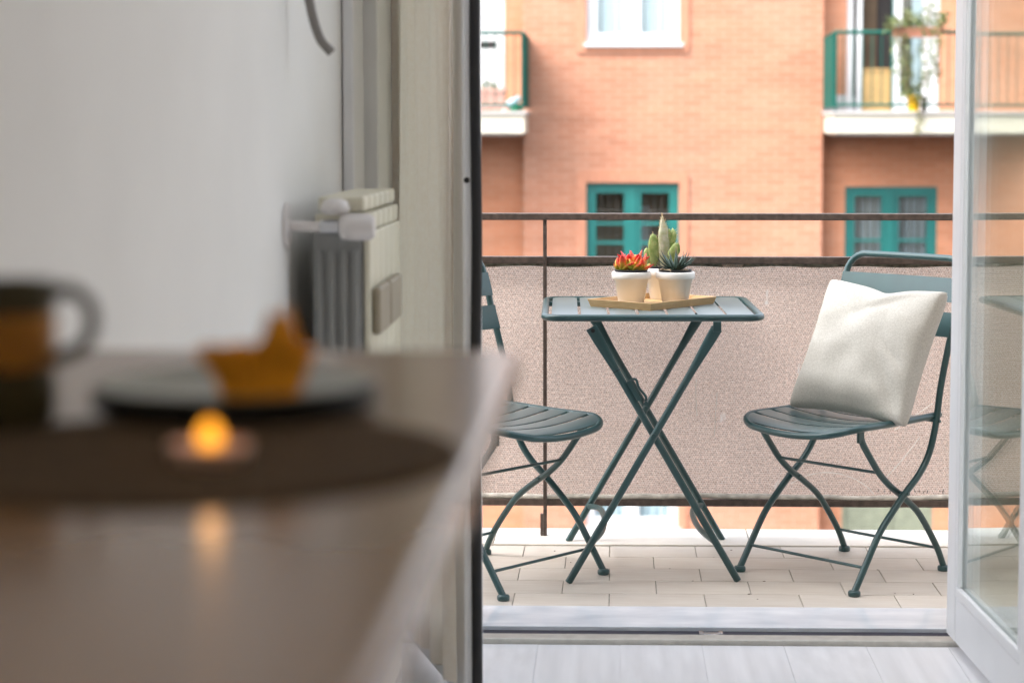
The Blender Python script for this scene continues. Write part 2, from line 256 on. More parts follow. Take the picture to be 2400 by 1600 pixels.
# ------------------------------------------------------------------ mesh helpers
class MB:
    def __init__(s): s.v = []; s.f = []; s.sm = []
    def add(s, vs, fs, smooth=False):
        o = len(s.v); s.v += [Vector(v) for v in vs]; s.f += [tuple(i + o for i in f) for f in fs]; s.sm += [smooth] * len(fs); return s
    def box(s, x0, x1, y0, y1, z0, z1, mtx=None):
        vs = [Vector(p) for p in ((x0, y0, z0), (x1, y0, z0), (x1, y1, z0), (x0, y1, z0), (x0, y0, z1), (x1, y0, z1), (x1, y1, z1), (x0, y1, z1))]
        if mtx: vs = [mtx @ v for v in vs]
        return s.add(vs, [(3, 2, 1, 0), (4, 5, 6, 7), (0, 1, 5, 4), (1, 2, 6, 5), (2, 3, 7, 6), (3, 0, 4, 7)])
    def tube(s, pts, r, n=12, closed=False, caps=True, rb=None):
        """r and rb may be lists: half-widths along the frame's two axes"""
        pts = [Vector(p) for p in pts]; k = len(pts); ra = r if isinstance(r, (list, tuple)) else [r] * k
        rbb = ra if rb is None else (rb if isinstance(rb, (list, tuple)) else [rb] * k)
        tan = []
        for i in range(k):
            a = pts[(i - 1) % k] if closed or i else pts[0]; b = pts[(i + 1) % k] if closed or i < k - 1 else pts[-1]; tan.append((b - a).normalized())
        ref = Vector((0, 1, 0)) if abs(tan[0].y) < .85 else Vector((0, 0, 1))
        u = (ref - tan[0] * ref.dot(tan[0])).normalized(); vs = []
        for i in range(k):
            u = (u - tan[i] * u.dot(tan[i])).normalized(); w = tan[i].cross(u)
            for j in range(n):
                a = 2 * math.pi * j / n; vs.append(pts[i] + u * math.cos(a) * rbb[i] + w * math.sin(a) * ra[i])
        fs = []
        for i in range(k if closed else k - 1):
            for j in range(n):
                fs.append((i * n + j, i * n + (j + 1) % n, ((i + 1) % k) * n + (j + 1) % n, ((i + 1) % k) * n + j))
        s.add(vs, fs, True)
        if caps and not closed:
            s.add(vs[:n], [tuple(reversed(range(n)))]); s.add(vs[-n:], [tuple(range(n))])
        return s
    def lathe(s, prof, c=(0, 0, 0), n=40, smooth=True):
        c = Vector(c); vs = []; fs = []; k = len(prof)
        for r, z in prof:
            for j in range(n):
                a = 2 * math.pi * j / n; vs.append(c + Vector((r * math.cos(a), r * math.sin(a), z)))
        for i in range(k - 1):
            for j in range(n): fs.append((i * n + j, i * n + (j + 1) % n, (i + 1) * n + (j + 1) % n, (i + 1) * n + j))
        s.add(vs, fs, smooth); s.add(vs[:n], [tuple(reversed(range(n)))]); s.add(vs[-n:], [tuple(range(n))])
        return s
    def sheet(s, fn, nu, nv, t=None, smooth=True):
        """fn(u,v) -> point; with t, a closed slab of that thickness along the normal"""
        P = [[Vector(fn(i / nu, j / nv)) for j in range(nv + 1)] for i in range(nu + 1)]
        idx = lambda i, j: i * (nv + 1) + j
        vs = [P[i][j] for i in range(nu + 1) for j in range(nv + 1)]
        fs = [(idx(i, j), idx(i + 1, j), idx(i + 1, j + 1), idx(i, j + 1)) for i in range(nu) for j in range(nv)]
        if t is None: return s.add(vs, fs, smooth)
        vb = []
        for i in range(nu + 1):
            for j in range(nv + 1):
                du = P[min(i + 1, nu)][j] - P[max(i - 1, 0)][j]; dv = P[i][min(j + 1, nv)] - P[i][max(j - 1, 0)]
                vb.append(P[i][j] - du.cross(dv).normalized() * t)
        m = len(vs); s.add(vs + vb, fs + [tuple(x + m for x in reversed(f)) for f in fs], smooth); o = len(s.v) - 2 * m
        ring = [idx(i, 0) for i in range(nu + 1)] + [idx(nu, j) for j in range(1, nv + 1)] + [idx(i, nv) for i in range(nu - 1, -1, -1)] + [idx(0, j) for j in range(nv - 1, 0, -1)]
        allv = vs + vb; e = []
        for a, b in zip(ring, ring[1:] + ring[:1]): e.append((b, a, a + m, b + m))
        for q in e: s.add([allv[i] for i in q], [(0, 1, 2, 3)])
        return s
    def prism(s, poly, y0, y1):
        """poly of (x, z), extruded along y"""
        n = len(poly); vs = [(x, y0, z) for x, z in poly] + [(x, y1, z) for x, z in poly]
        return s.add(vs, [tuple(range(n)), tuple(reversed(range(n, 2 * n)))] + [(i + n, (i + 1) % n + n, (i + 1) % n, i) for i in range(n)])
    def mesh(s, name, m, off=(0, 0, 0)):
        me = bpy.data.meshes.new(name); o = Vector(off)
        me.from_pydata([tuple(v - o) for v in s.v], [], s.f); me.polygons.foreach_set("use_smooth", s.sm); me.update()
        bm = bmesh.new(); bm.from_mesh(me); bmesh.ops.recalc_face_normals(bm, faces=bm.faces); bm.to_mesh(me); bm.free()
        me.materials.append(m); return me
    def build(s, name, m, parent=None, bevel=0, off=None, seg=2):
        """geometry is in the parent's space; off places a top-level object's origin"""
        off = off or (0, 0, 0); o = bpy.data.objects.new(name, s.mesh(name, m, off)); COL.objects.link(o)
        o.location = off
        if parent: o.parent = parent
        if bevel:
            b = o.modifiers.new("edge", 'BEVEL'); b.width = bevel; b.segments = seg; b.limit_method = 'ANGLE'; b.angle_limit = R(40)
            b.harden_normals = False
        return o

def tag(o, label=None, cat=None, group=None, kind=None):
    if label: o['label'] = label
    if cat: o['category'] = cat
    if group: o['group'] = group
    if kind: o['kind'] = kind
    return o
def empty(name, loc=(0, 0, 0), rz=0, label=None, cat=None, group=None, kind=None):
    o = bpy.data.objects.new(name, None); COL.objects.link(o); o.location = loc; o.rotation_euler = (0, 0, rz); o.empty_display_size = .05
    return tag(o, label, cat, group, kind)
def inst(name, mesh, parent, loc=(0, 0, 0), rot=None, scale=None, like=None):
    o = bpy.data.objects.new(name, mesh); COL.objects.link(o); o.parent = parent; o.location = loc
    if rot is not None:
        o.rotation_mode = 'QUATERNION'; o.rotation_quaternion = rot
    if scale: o.scale = scale
    if like:
        for md in like.modifiers:
            b = o.modifiers.new(md.name, 'BEVEL'); b.width = md.width; b.segments = md.segments; b.limit_method = 'ANGLE'; b.angle_limit = md.angle_limit
    return o
def copy_tree(o, parent=None):
    c = o.copy(); COL.objects.link(c)
    if parent: c.parent = parent
    for ch in list(o.children): copy_tree(ch, c)
    return c
def spline(pts, per=6, closed=False):
    P = [Vector(p) for p in pts]; n = len(P); out = []
    for i in range(n if closed else n - 1):
        p0 = P[(i - 1) % n] if closed or i else P[0] * 2 - P[1]; p1 = P[i]; p2 = P[(i + 1) % n]; p3 = P[(i + 2) % n] if closed or i < n - 2 else P[-1] * 2 - P[-2]
        for k in range(per):
            t = k / per; out.append(.5 * ((2 * p1) + (p2 - p0) * t + (2 * p0 - 5 * p1 + 4 * p2 - p3) * t * t + (3 * p1 - p0 - 3 * p2 + p3) * t ** 3))
    if not closed: out.append(P[-1])
    return out
def grid_wall(mb, x0, x1, z0, z1, holes, y, depth, axis='y'):
    """wall face at y with rectangular holes (x0,x1,z0,z1) and their reveals going back by depth"""
    xs = sorted({x0, x1, *[h[0] for h in holes], *[h[1] for h in holes]}); zs = sorted({z0, z1, *[h[2] for h in holes], *[h[3] for h in holes]})
    T = (lambda x, yy, z: (x, yy, z)) if axis == 'y' else (lambda x, yy, z: (yy, x, z))
    for a, b in zip(xs, xs[1:]):
        for c, d in zip(zs, zs[1:]):
            mx, mz = (a + b) / 2, (c + d) / 2
            if any(h[0] < mx < h[1] and h[2] < mz < h[3] for h in holes): continue
            for yy in (y, y + depth): mb.add([T(a, yy, c), T(b, yy, c), T(b, yy, d), T(a, yy, d)], [(0, 1, 2, 3)])
    for hx0, hx1, hz0, hz1 in holes:
        for (a, c), (b, d) in (((hx0, hz0), (hx1, hz0)), ((hx1, hz0), (hx1, hz1)), ((hx1, hz1), (hx0, hz1)), ((hx0, hz1), (hx0, hz0))):
            mb.add([T(a, y, c), T(b, y, d), T(b, y + depth, d), T(a, y + depth, c)], [(0, 1, 2, 3)])
    for (a, c), (b, d) in (((x0, z0), (x1, z0)), ((x1, z0), (x1, z1)), ((x1, z1), (x0, z1)), ((x0, z1), (x0, z0))):
        mb.add([T(a, y, c), T(b, y, d), T(b, y + depth, d), T(a, y + depth, c)], [(0, 1, 2, 3)])
    return mb

# ================================================================== SETTING
# street far below
tag(MB().box(-60, 60, 6.5, 90, -10.2, -10).build('street', M['asphalt']), 'dark asphalt street between the two buildings', None, None, 'structure')
# ---- the room
g = MB(); grid_wall(g, -3.2, 4.64, 0, 2.75, [(-2.9, -.4, 1.45, 2.6)], -.56, -.12, 'x')
tag(g.build('left_wall', M['plaster']), 'plain white plaster wall behind the radiator and the counter', None, None, 'structure')
g = MB(); grid_wall(g, -3.2, 4.64, 0, 2.75, [(2.65, 4.4, .1, 2.65)], 3.2, .12, 'x')  # opening added out of view to brighten the room
tag(g.build('right_wall', M['warm_paint']), 'sand coloured wall with a wide opening added to light the room', None, None, 'structure')
g = MB(); grid_wall(g, -.56, 3.2, 0, 2.75, [], -3.2, -.12)
tag(g.build('back_wall', M['warm_paint']), 'sand coloured wall closing the far end of the room', None, None, 'structure')
g = MB().box(-.8, .3, -3.4, 5.0, 2.75, 2.95).box(.3, 3.5, 4.45, 5.0, 2.75, 2.95).box(3.1, 3.5, -3.4, 4.45, 2.75, 2.95).box(.3, 3.1, -3.4, 2.65, 2.75, 2.95)  # gap left out of view, added so sky light fills the room
tag(g.build('ceiling', M['ceiling']), 'white painted ceiling with a wide gap added to let in sky light', None, None, 'structure')
g = MB(); grid_wall(g, -5, 6, -3.4, 2.75, [(-.56, .86, 0, 2.26)], 4.66, .335)
tag(g.build('outer_wall', M['warm_paint']), 'sand coloured wall around the balcony door opening', None, None, 'structure')
fl = MB().box(-.8, 3.4, -3.3, 4.638, -.2, -.003).build('floor', M['plank'])
tag(fl, 'pale grey oak laminate floor inside the room', None, None, 'structure')
PW = .192
pm = MB().box(0, PW - .0012, 0, 1.278, -.006, 0).mesh('plank', M['plank'])
k = 0
for i in range(12):
    x = -.56 + i * PW; y = 4.636 - [.9, .35, 1.28, .62][i % 4]
    for q in range(5):
        y0 = y + (1 - q) * 1.28; y1 = min(4.636, y0 + 1.278)
        if y1 - y0 < .05 or y1 < -.5: continue
        o = inst('plank', pm, fl, (x, y0, 0), scale=(1, (y1 - y0) / 1.278, 1))
# ---- balcony
bf = MB().box(-3.5, 4.5, 5.002, 5.99, -.22, -.005).build('balcony_floor', M['grout'])
tag(bf, 'balcony floor of small beige stoneware tiles laid in staggered rows', None, None, 'structure')
TW, TD = .2466, .1492
tms = []
for q in range(4):
    t = MB().box(0, TW - .0020, 0, TD - .0020, -.005, 0).build('tile', M['tile'], bf, bevel=.0012, seg=1); tms.append(t); t.location = (10, 0, 0)
first = True; ti = 0
for r in range(5):
    y = 5.0085 + r * TD; x = -.2566 - 6 * TW + (TW / 2 if r % 2 else 0)
    for c in range(16):
        zz = random.uniform(-.0005, .0004)
        if ti < 4: o = tms[ti]; o.location = (x + c * TW, y, zz)
        else: o = inst('tile', tms[ti % 4].data, bf, (x + c * TW, y, zz), like=tms[0])
        ti += 1
for q, t in enumerate(tms[1:]):
    t.data.transform(Matrix.Identity(4))
kb = MB().box(0, .747, 5.7575, 5.99, -.004, .004)
kbo = kb.build('kerb_slab', M['kerb'], bf, bevel=.002)
kbo.location = (-2.6, 0, 0)
for i in range(1, 8): inst('kerb_slab', kbo.data, bf, (-2.6 + i * .75, 0, 0), like=kbo)
tag(MB().box(-.56, .86, 4.80, 5.003, -.15, .004).build('door_sill', M['marble'], bevel=.002), 'white polished marble sill between door and balcony', None, None, 'structure')
th = empty('door_threshold', (.15, 4.72, 0), 0, 'beige metal threshold rail with a dark channel under the balcony door', 'threshold')
def loc(mb, name, m, par, bevel=0): 
    o = mb.build(name, m, None, bevel); o.parent = par; o.location = tuple(-Vector(par.location)) if par.rotation_euler.z == 0 else o.location; return o
loc(MB().box(-.56, .86, 4.640, 4.692, -.05, .012), 'rail', M['alu'], th, .003)
loc(MB().box(-.56, .86, 4.692, 4.765, -.05, .001), 'channel', M['dark'], th)
loc(MB().box(-.56, .86, 4.765, 4.800, -.05, .011), 'outer_rail', M['marble'], th, .002)
g = MB().box(.205, .262, 4.715, 4.737, .001, .006); g.box(.205, .215, 4.712, 4.742, .001, .009); g.box(.252, .262, 4.712, 4.742, .001, .009)
loc(g, 'strike_plate', M['chrome'], th, .001)

rs = random.Random(21); g = MB()
for _ in range(16):
    x = rs.uniform(-.35, 1.1); y = rs.choice([rs.uniform(5.02, 5.73), 5.0085 + TD * rs.randint(1, 4)]); r_ = rs.uniform(.0009, .0020); a = rs.uniform(0, 3.1)
    g.box(-r_ * 1.8, r_ * 1.8, -r_, r_, 0, r_ * .5, Matrix.Translation((x, y, .0002)) @ Matrix.Rotation(a, 4, 'Z'))
tag(g.build('debris', M['soil']), 'tiny dark crumbs scattered on the balcony tiles', None, None, 'stuff')
# ---- door frame and the two leaves
fr = empty('door_frame', (.15, 4.7, 0), 0, 'white fixed door frame lining the balcony opening', 'door frame')
loc(MB().box(-.557, -.505, 4.645, 4.74, .012, 2.2), 'jamb', M['whitepvc'], fr, .004)
loc(MB().box(.815, .857, 4.645, 4.74, .012, 2.2), 'jamb', M['whitepvc'], fr, .004)
loc(MB().box(-.557, .857, 4.645, 4.74, 2.2, 2.257), 'head', M['whitepvc'], fr, .004)

def leaf(name, label, hinge, free, side, name_mid=False, T=.056):
    """door leaf from hinge point to free edge; local x runs along the leaf, local y is its thickness"""
    h = Vector(hinge); f = Vector(free); d = f - h; wd = d.length; rz = math.atan2(d.y, d.x)
    t = empty(name, (*h, 0), rz, label, 'door', 'balcony door leaves')
    b = .085; zb, zt = .028, 2.19; zp = .155
    y0, y1 = (-T, 0) if side < 0 else (0, T)
    st = MB().box(0, b, y0, y1, zb, zt).build('stile', M['white'], t, .006)
    s2 = MB().box(wd - b, wd, y0, y1, zb, zt).build('stile', M['white'], t, .006)
    MB().box(b, wd - b, y0 + .002, y1 - .002, zb, zp - .02).build('bottom_rail', M['white'], t, .004)
    MB().box(b, wd - b, y0 + .002, y1 - .002, zt - .09, zt).build('top_rail', M['white'], t, .004)
    bd = MB()
    for yy in ((y0 + .004, y1 - .016) if name_mid else (y0 + .001, y0 + .021)):
        bd.box(b, wd - b, yy, yy + .012, zp - .02, zp + .004); bd.box(b, b + .018, yy, yy + .012, zp + .004, zt - .09); bd.box(wd - b - .018, wd - b, yy, yy + .012, zp + .004, zt - .09)
    bd.build('glazing_bead', M['white'], t, .003)
    ym = (y0 + y1) / 2 if name_mid else y0 + .016
    MB().box(b - .005, wd - b + .005, ym - .003, ym + .003, zp - .02, zt - .085).build('pane', M['glass'], t)
    MB().box(b - .005, wd - b + .005, ym + .011, ym + .017, zp - .02, zt - .085).build('pane', M['glass'], t)
    return t, wd, y0, y1
lr, wr, _, _ = leaf('door_leaf', 'open glazed white door leaf at the right, mirroring chair and table', (.781, 4.655), (.820, 3.905), 1)
ll, wl_, ly0, ly1 = leaf('door_leaf', 'half open white door leaf at the left, curtain hung on its inner side', (-.500, 4.650), (-.305, 4.035), 1, False, .04)
# free edge of the left leaf: rubber seal and keyhole
g = MB(); g.tube(spline([(wl_ + .004, ly0 + .026, .05), (wl_ + .004, ly0 + .025, .7), (wl_ + .004, ly0 + .028, 1.0), (wl_ + .004, ly0 + .0245, 1.35), (wl_ + .004, ly0 + .027, 1.75), (wl_ + .004, ly0 + .026, 2.15)], 8), .011, 8)
g.build('seal', M['gasket'], ll)
MB().tube([(wl_ - .001, ly0 + .008, 1.105), (wl_ + .0015, ly0 + .008, 1.105)], .006, 12).build('screw_hole', M['gasket'], ll)

# ---- curtain on the left leaf's inner side
def curtain():
    d = Vector((-.305 + .500, 4.035 - 4.650)); d.normalize(); nrm = Vector((d.y, -d.x))     # towards the room side
    if nrm.x > 0: nrm = -nrm
    def fn(u, v):
        z = 2.14 - v * 2.06
        w0, w1 = .03 + .05 * (1 - v) ** 2, .645 + .012 * math.sin(1.2 + z * 1.3)
        a = w0 + (w1 - w0) * u
        amp = .017 + .008 * v
        off = .010 + amp * (1 + math.sin(u * 27 + 1.3 * math.sin(z * 1.3 + u * 2))) * .5 + .006 * math.sin(u * 61 + 1.5 * math.sin(z * .9))
        p = Vector((-.500, 4.650)) + d * a + nrm * off
        return (p.x, p.y, z)
    return MB().sheet(fn, 110, 24).build('curtain', M['curtain'], off=None)
cu = curtain(); tag(cu, 'off-white linen curtain hanging in soft folds on the left door leaf', 'curtain')
rod = MB().tube([(-.52, 4.60, 2.13), (-.335, 4.0, 2.13)], .005, 8)
o = rod.build('curtain_rod', M['whitepvc'], off=None); tag(o, 'thin white curtain rod across the top of the left leaf', 'curtain rod')

# ================================================================== BUILDING OPPOSITE
BO = (0.7, 25.0, -10.0)
B = empty('apartment_building', BO, 0, 'orange brick apartment building with green windows and cream balconies across the street', 'building')
ob = Vector(BO)
def part(mb, name, m, par=None, bevel=0):
    mb.v = [v - ob for v in mb.v]; return mb.build(name, m, par or B, bevel)
WX = (-.35, .805)                     # the middle window column
rows = [2.25, -.74, -3.80]            # sill heights
H = 1.27
holes = [(WX[0], WX[1], z, z + H) for z in rows]
g = MB(); grid_wall(g, -1.126, 2.579, -10, 4.7, holes, 25.0, .25); part(g, 'wall', M['brick'])
RX = (2.90, 4.055); LX = (-4.16, -3.0)
rh = [(RX[0], RX[1], 1.40, 3.70), (RX[0], RX[1], -.74, .475), (RX[0], RX[1], -3.95, -2.7), (5.1, 6.25, 1.40, 3.70), (5.1, 6.25, -.74, .475)]
g = MB(); grid_wall(g, 2.579, 9.0, -10, 4.7, rh, 25.3, .25); part(g, 'wall', M['brick_dark'])
lh = [(-2.5, -1.38, 1.40, 3.70), (LX[0], LX[1], 1.40, 3.70), (LX[0], LX[1], -.74, .475)]
g = MB(); grid_wall(g, -9.0, -1.126, -10, 4.7, lh, 25.3, .25); part(g, 'wall', M['brick_dark'])
part(MB().box(-9.3, 9.3, 24.6, 33, 4.7, 4.95), 'roof_slab', M['cream'])  # roof set low, out of view, so more sky light reaches the balcony
part(MB().box(-9, 9, 32.6, 32.9, -10, 4.7), 'rear_wall', M['brick_dark'])
part(MB().box(-9, 9, 25.58, 25.7, -10, 4.7).box(-9, 9, 29, 29.1, -10, 4.7), 'inner_wall', M['interior'])
# relief border round each middle window, soldier bricks one by one below the white one
for z in rows:
    g = MB(); x0, x1 = WX[0] - .115, WX[1] + .115; z0, z1 = z - .115, z + H + .115; yb = 24.975
    g.box(x0, WX[0] - .002, yb, 25.004, z0, z1).box(WX[1] + .002, x1, yb, 25.004, z0, z1).box(WX[0] - .002, WX[1] + .002, yb, 25.004, z + H + .002, z1).box(WX[0] - .002, WX[1] + .002, yb, 25.004, z0, z - .04)
    part(g, 'brick_surround', M['brick_trim'])
    part(MB().box(WX[0] - .03, WX[1] + .045, 24.93, 25.1, z - .04, z + .002), 'sill', M['stone'] if z < 0 else M['farwhite'])

def window(x0, x1, z0, z1, y, m, curtain=None, muntin=(), bars=False, fw=.055, gap=0, mul=.1, back=True, panes=True):
    """two-leaf casement: frame, sashes, panes; all sub-parts of the window"""
    xm = (x0 + x1) / 2 + gap
    f = MB(); f.box(x0, x0 + fw, y, y + .07, z0, z1).box(x1 - fw, x1, y, y + .07, z0, z1).box(x0 + fw, x1 - fw, y, y + .07, z1 - fw, z1).box(x0 + fw, x1 - fw, y, y + .07, z0, z0 + fw)
    f.box(xm - mul / 2, xm + mul / 2, y - .008, y + .062, z0 + fw, z1 - fw)
    w = part(f, 'window', m)
    for a, b in ((x0 + fw, xm - mul / 2), (xm + mul / 2, x1 - fw)):
        s = MB(); e = .062; c, d = z0 + fw, z1 - fw
        s.box(a, a + e, y + .012, y + .055, c, d).box(b - e, b, y + .012, y + .055, c, d).box(a + e, b - e, y + .012, y + .055, d - e, d).box(a + e, b - e, y + .012, y + .055, c, c + e)
        part(s, 'sash', m, w)
        if panes: part(MB().box(a + e, b - e, y + .03, y + .036, c + e, d - e), 'pane', M['farglass'], w)
        for mz in muntin: part(MB().box(a + e, b - e, y + .016, y + .05, mz - .018, mz + .018), 'muntin', m, w)
        if bars:
            gq = MB(); q = a + e + .07
            while q < b - e - .03: gq.box(q - .008, q + .008, y + .09, y + .106, c, d); q += .095
            gq.box(a, b, y + .088, y + .108, c + .25, c + .27).box(a, b, y + .088, y + .108, d - .3, d - .28)
            part(gq, 'grille', M['rail'], w)
        if curtain:
            ph = random.random() * 6
            def fn(u, v, a=a, b=b): return (a + (b - a) * u, y + .15 + .012 * math.sin(u * 34 + ph), c + (d - c) * v)
            part(MB().sheet(fn, 40, 2), 'curtain', curtain, w)
    return w
window(*WX, rows[0], rows[0] + H, 25.05, M['farwhite'], M['sheer'], fw=.07, mul=.07)
window(*WX, rows[1], rows[1] + H - .005, 25.05, M['teal_wood'], None, (.02, -.22), True, fw=.06, mul=.09)
window(*WX, rows[2], rows[2] + H, 25.05, M['farwhite'], M['sheer'], fw=.05, mul=.05)
window(*RX, -.74, .475, 25.33, M['teal_wood'], M['sheer_grey'], (-.2, -.5), True, fw=.06, mul=.09, gap=-.01)
window(*LX, -.74, .475, 25.33, M['teal_wood'], M['sheer_grey'], (-.2,), True, fw=.06, mul=.09)
window(5.1, 6.25, -.74, .475, 25.33, M['teal_wood'], M['sheer_grey'], (-.2,), True)
# partly drawn pale curtain inside the middle green window
part(MB().sheet(lambda u, v: (.33 + .12 * u, 25.3 + .01 * math.sin(u * 20), -.68 + .9 * v), 20, 2), 'curtain', M['sheer_grey'])
# louvred shutters of the low right window, slat by slat
sh = part(MB().box(RX[0], RX[0] + .05, 25.3, 25.34, -3.95, -2.7).box(RX[1] - .05, RX[1], 25.3, 25.34, -3.95, -2.7).box(3.45, 3.53, 25.3, 25.34, -3.95, -2.7), 'shutter', M['shutter'])
z = -3.93
while z < -2.75:
    for a, b in ((RX[0] + .05, 3.45), (3.53, RX[1] - .05)):
        part(MB().add([(a, 25.32, z), (b, 25.32, z), (b, 25.335, z + .05), (a, 25.335, z + .05), (a, 25.328, z - .003), (b, 25.328, z - .003), (b, 25.343, z + .047), (a, 25.343, z + .047)], [(0, 1, 2, 3), (7, 6, 5, 4), (0, 4, 5, 1), (1, 5, 6, 2), (2, 6, 7, 3), (3, 7, 4, 0)]), 'slat', M['shutter'], sh)
    z += .062
# balcony doors
def balcony_door(x0, x1, y, open_left=False, cut=M['sheer']):
    f = MB(); f.box(x0, x0 + .08, y, y + .07, 1.41, 3.7).box(x1 - .05, x1, y, y + .07, 1.41, 3.7).box(x0 + .08, x1 - .05, y, y + .07, 3.62, 3.7).box(x0, x1, y - .06, y + .07, 1.34, 1.408)
    w = part(f, 'window', M['farwhite']); xm = x0 + .585
    leaves = [(xm, x1 - .05)] if open_left else [(x0 + .08, xm), (xm, x1 - .05)]
    for a, b in leaves:
        s = MB(); s.box(a, a + .105, y + .01, y + .06, 1.41, 3.62).box(b - .16 if open_left else b - .09, b, y + .01, y + .06, 1.41, 3.62).box(a + .105, b - .09, y + .01, y + .06, 1.41, 1.60).box(a + .105, b - .09, y + .01, y + .06, 3.53, 3.62)
        part(s, 'sash', M['farwhite'], w); part(MB().box(a + .105, b - .09, y + .03, y + .036, 1.60, 3.53), 'pane', M['farglass'], w)
        part(MB().sheet(lambda u, v: (a + .25 + (b - a - .3) * u, y + .16 + .015 * math.sin(u * 28), 1.42 + 2.2 * v), 40, 2), 'curtain', cut, w)
    if open_left:      # the leaf turned into the room, seen nearly edge on
        s = MB().box(x0 + .08, x0 + .12, y + .07, y + .60, 1.41, 1.6).box(x0 + .13, x0 + .19, y - .01, y + .05, 1.41, 3.62).box(x0 + .08, x0 + .12, y + .5, y + .6, 1.6, 3.62)
        part(s, 'sash', M['farwhite'], w)
        part(MB().box(x0 + .19, x0 + .20, y + .02, y + .06, 1.41, 3.62).box(xm - .012, xm - .002, y + .0, y + .06, 1.41, 3.62), 'trim', M['teal_wood'], w)
    return w
balcony_door(*RX, 25.34, True); balcony_door(*LX, 25.34); balcony_door(5.1, 6.25, 25.34)
part(MB().box(3.05, 3.5, 25.55, 25.57, 1.4, 3.7), 'inner_wall', M['interior_dark'])  # dark sheet standing in for the unlit room behind the doorway
part(MB().box(3.05, 3.30, 25.52, 25.545, 1.9, 3.7), 'inner_wall', M['interior'])
# white closed shutter panels of the near left balcony door with a slot
w = part(MB().box(-2.5, -1.38, 25.33, 25.4, 1.40, 3.7), 'shutter', M['farwhite'])
part(MB().box(-1.70, -1.48, 25.322, 25.334, 2.205, 2.295), 'vent_slot', M['interior_dark'], w)
part(MB().box(-2.46, -1.42, 25.318, 25.331, 1.44, 2.15), 'panel', M['farwhite'], w)
part(MB().box(2.58, 2.895, 25.27, 25.302, 1.41, 1.62), 'plinth', M['stone'])
# balconies: slab with nosing, rails, single bars, end panel
def balcony(xa, xb, end):
    s = part(MB().box(xa, xb, 23.92, 25.29, 1.15, 1.375), 'balcony', M['cream'])
    part(MB().box(xa - .03, xb + .03, 23.88, 25.29, 1.375, 1.405), 'nosing', M['stone'], s)
    part(MB().box(xa + .05, xb - .05, 23.98, 25.29, 1.12, 1.15), 'drip_edge', M['stone'], s)
    e = xa if end == 'l' else xb; q = 1 if end == 'l' else -1; ex = e + .0 * q
    rr = .06
    top = [(xa if end != 'l' else xb, 23.93, 2.335), (ex + q * rr, 23.93, 2.335), (ex + q * .015, 23.95, 2.332), (ex, 23.99, 2.32), (ex, 25.28, 2.30)]
    if end != 'l': top[0] = (xa, 23.93, 2.335)
    part(MB().tube(top, .022, 8), 'top_rail', M['teal_metal'], s)
    part(MB().tube([(xa + .01, 23.93, 1.482), (xb - .01, 23.93, 1.482)], .016, 8), 'bottom_rail', M['teal_metal'], s)
    part(MB().box(ex - .015, ex + .015, 23.95, 25.28, 1.45, 2.30), 'end_panel', M['teal_metal'], s)
    bm = MB().tube([(0, 0, 0), (0, 0, .853)], .0075, 6).mesh('bar', M['teal_metal'])
    n = int((xb - xa) / .112)
    for i in range(1, n):
        inst('bar', bm, s, Vector((xa + (xb - xa) * i / n, 23.93, 1.482)) - ob)
    pm_ = MB().box(-.012, .012, -.012, .012, 0, .93).mesh('post', M['teal_metal'])
    for x in (xa + .02, (xa + xb) / 2, xb - .02): inst('post', pm_, s, Vector((x, 23.93, 1.405)) - ob)
    return s
balcony(2.595, 7.2, 'l'); balcony(-6.2, -1.075, 'r')

# ---- things standing on the far balconies
def foliage(mb, pts, n, spread, size, rnd):
    for _ in range(n):
        p = Vector(rnd.choice(pts)) + Vector((rnd.gauss(0, spread), rnd.gauss(0, spread), rnd.gauss(0, spread)))
        a = Vector((rnd.uniform(-1, 1), rnd.uniform(-1, 1), rnd.uniform(-.6, 1))).normalized(); b = a.cross(Vector((rnd.uniform(-1, 1), rnd.uniform(-1, 1), rnd.uniform(-1, 1)))).normalized()
        l = size * rnd.uniform(.6, 1.4); w = l * .35
        mb.add([p - a * l * .5, p + b * w * .5, p + a * l * .5, p - b * w * .5], [(0, 1, 2, 3)])
rnd = random.Random(3)
t = empty('flower_box', (3.54, 23.86, 2.21), 0, 'terracotta flower box with trailing green vines on the far right balcony rail', 'flower box')
def tpart(mb, name, m, th, bevel=0):
    o = Vector(th.location); mb.v = [v - o for v in mb.v]; return mb.build(name, m, th, bevel)
def taper_box(x0, x1, y0, y1, z0, z1, k):
    return MB().add([(x0 + k, y0 + k, z0), (x1 - k, y0 + k, z0), (x1 - k, y1 - k, z0), (x0 + k, y1 - k, z0), (x0, y0, z1), (x1, y0, z1), (x1, y1, z1), (x0, y1, z1)], [(3, 2, 1, 0), (4, 5, 6, 7), (0, 1, 5, 4), (1, 2, 6, 5), (2, 3, 7, 6), (3, 0, 4, 7)])
tpart(taper_box(3.27, 3.83, 23.74, 23.90, 2.27, 2.37, .015).box(3.26, 3.84, 23.73, 23.905, 2.36, 2.38), 'box', M['terracotta'], t)
tpart(MB().box(3.27, 3.83, 23.745, 23.89, 2.37, 2.385), 'soil', M['soil'], t)
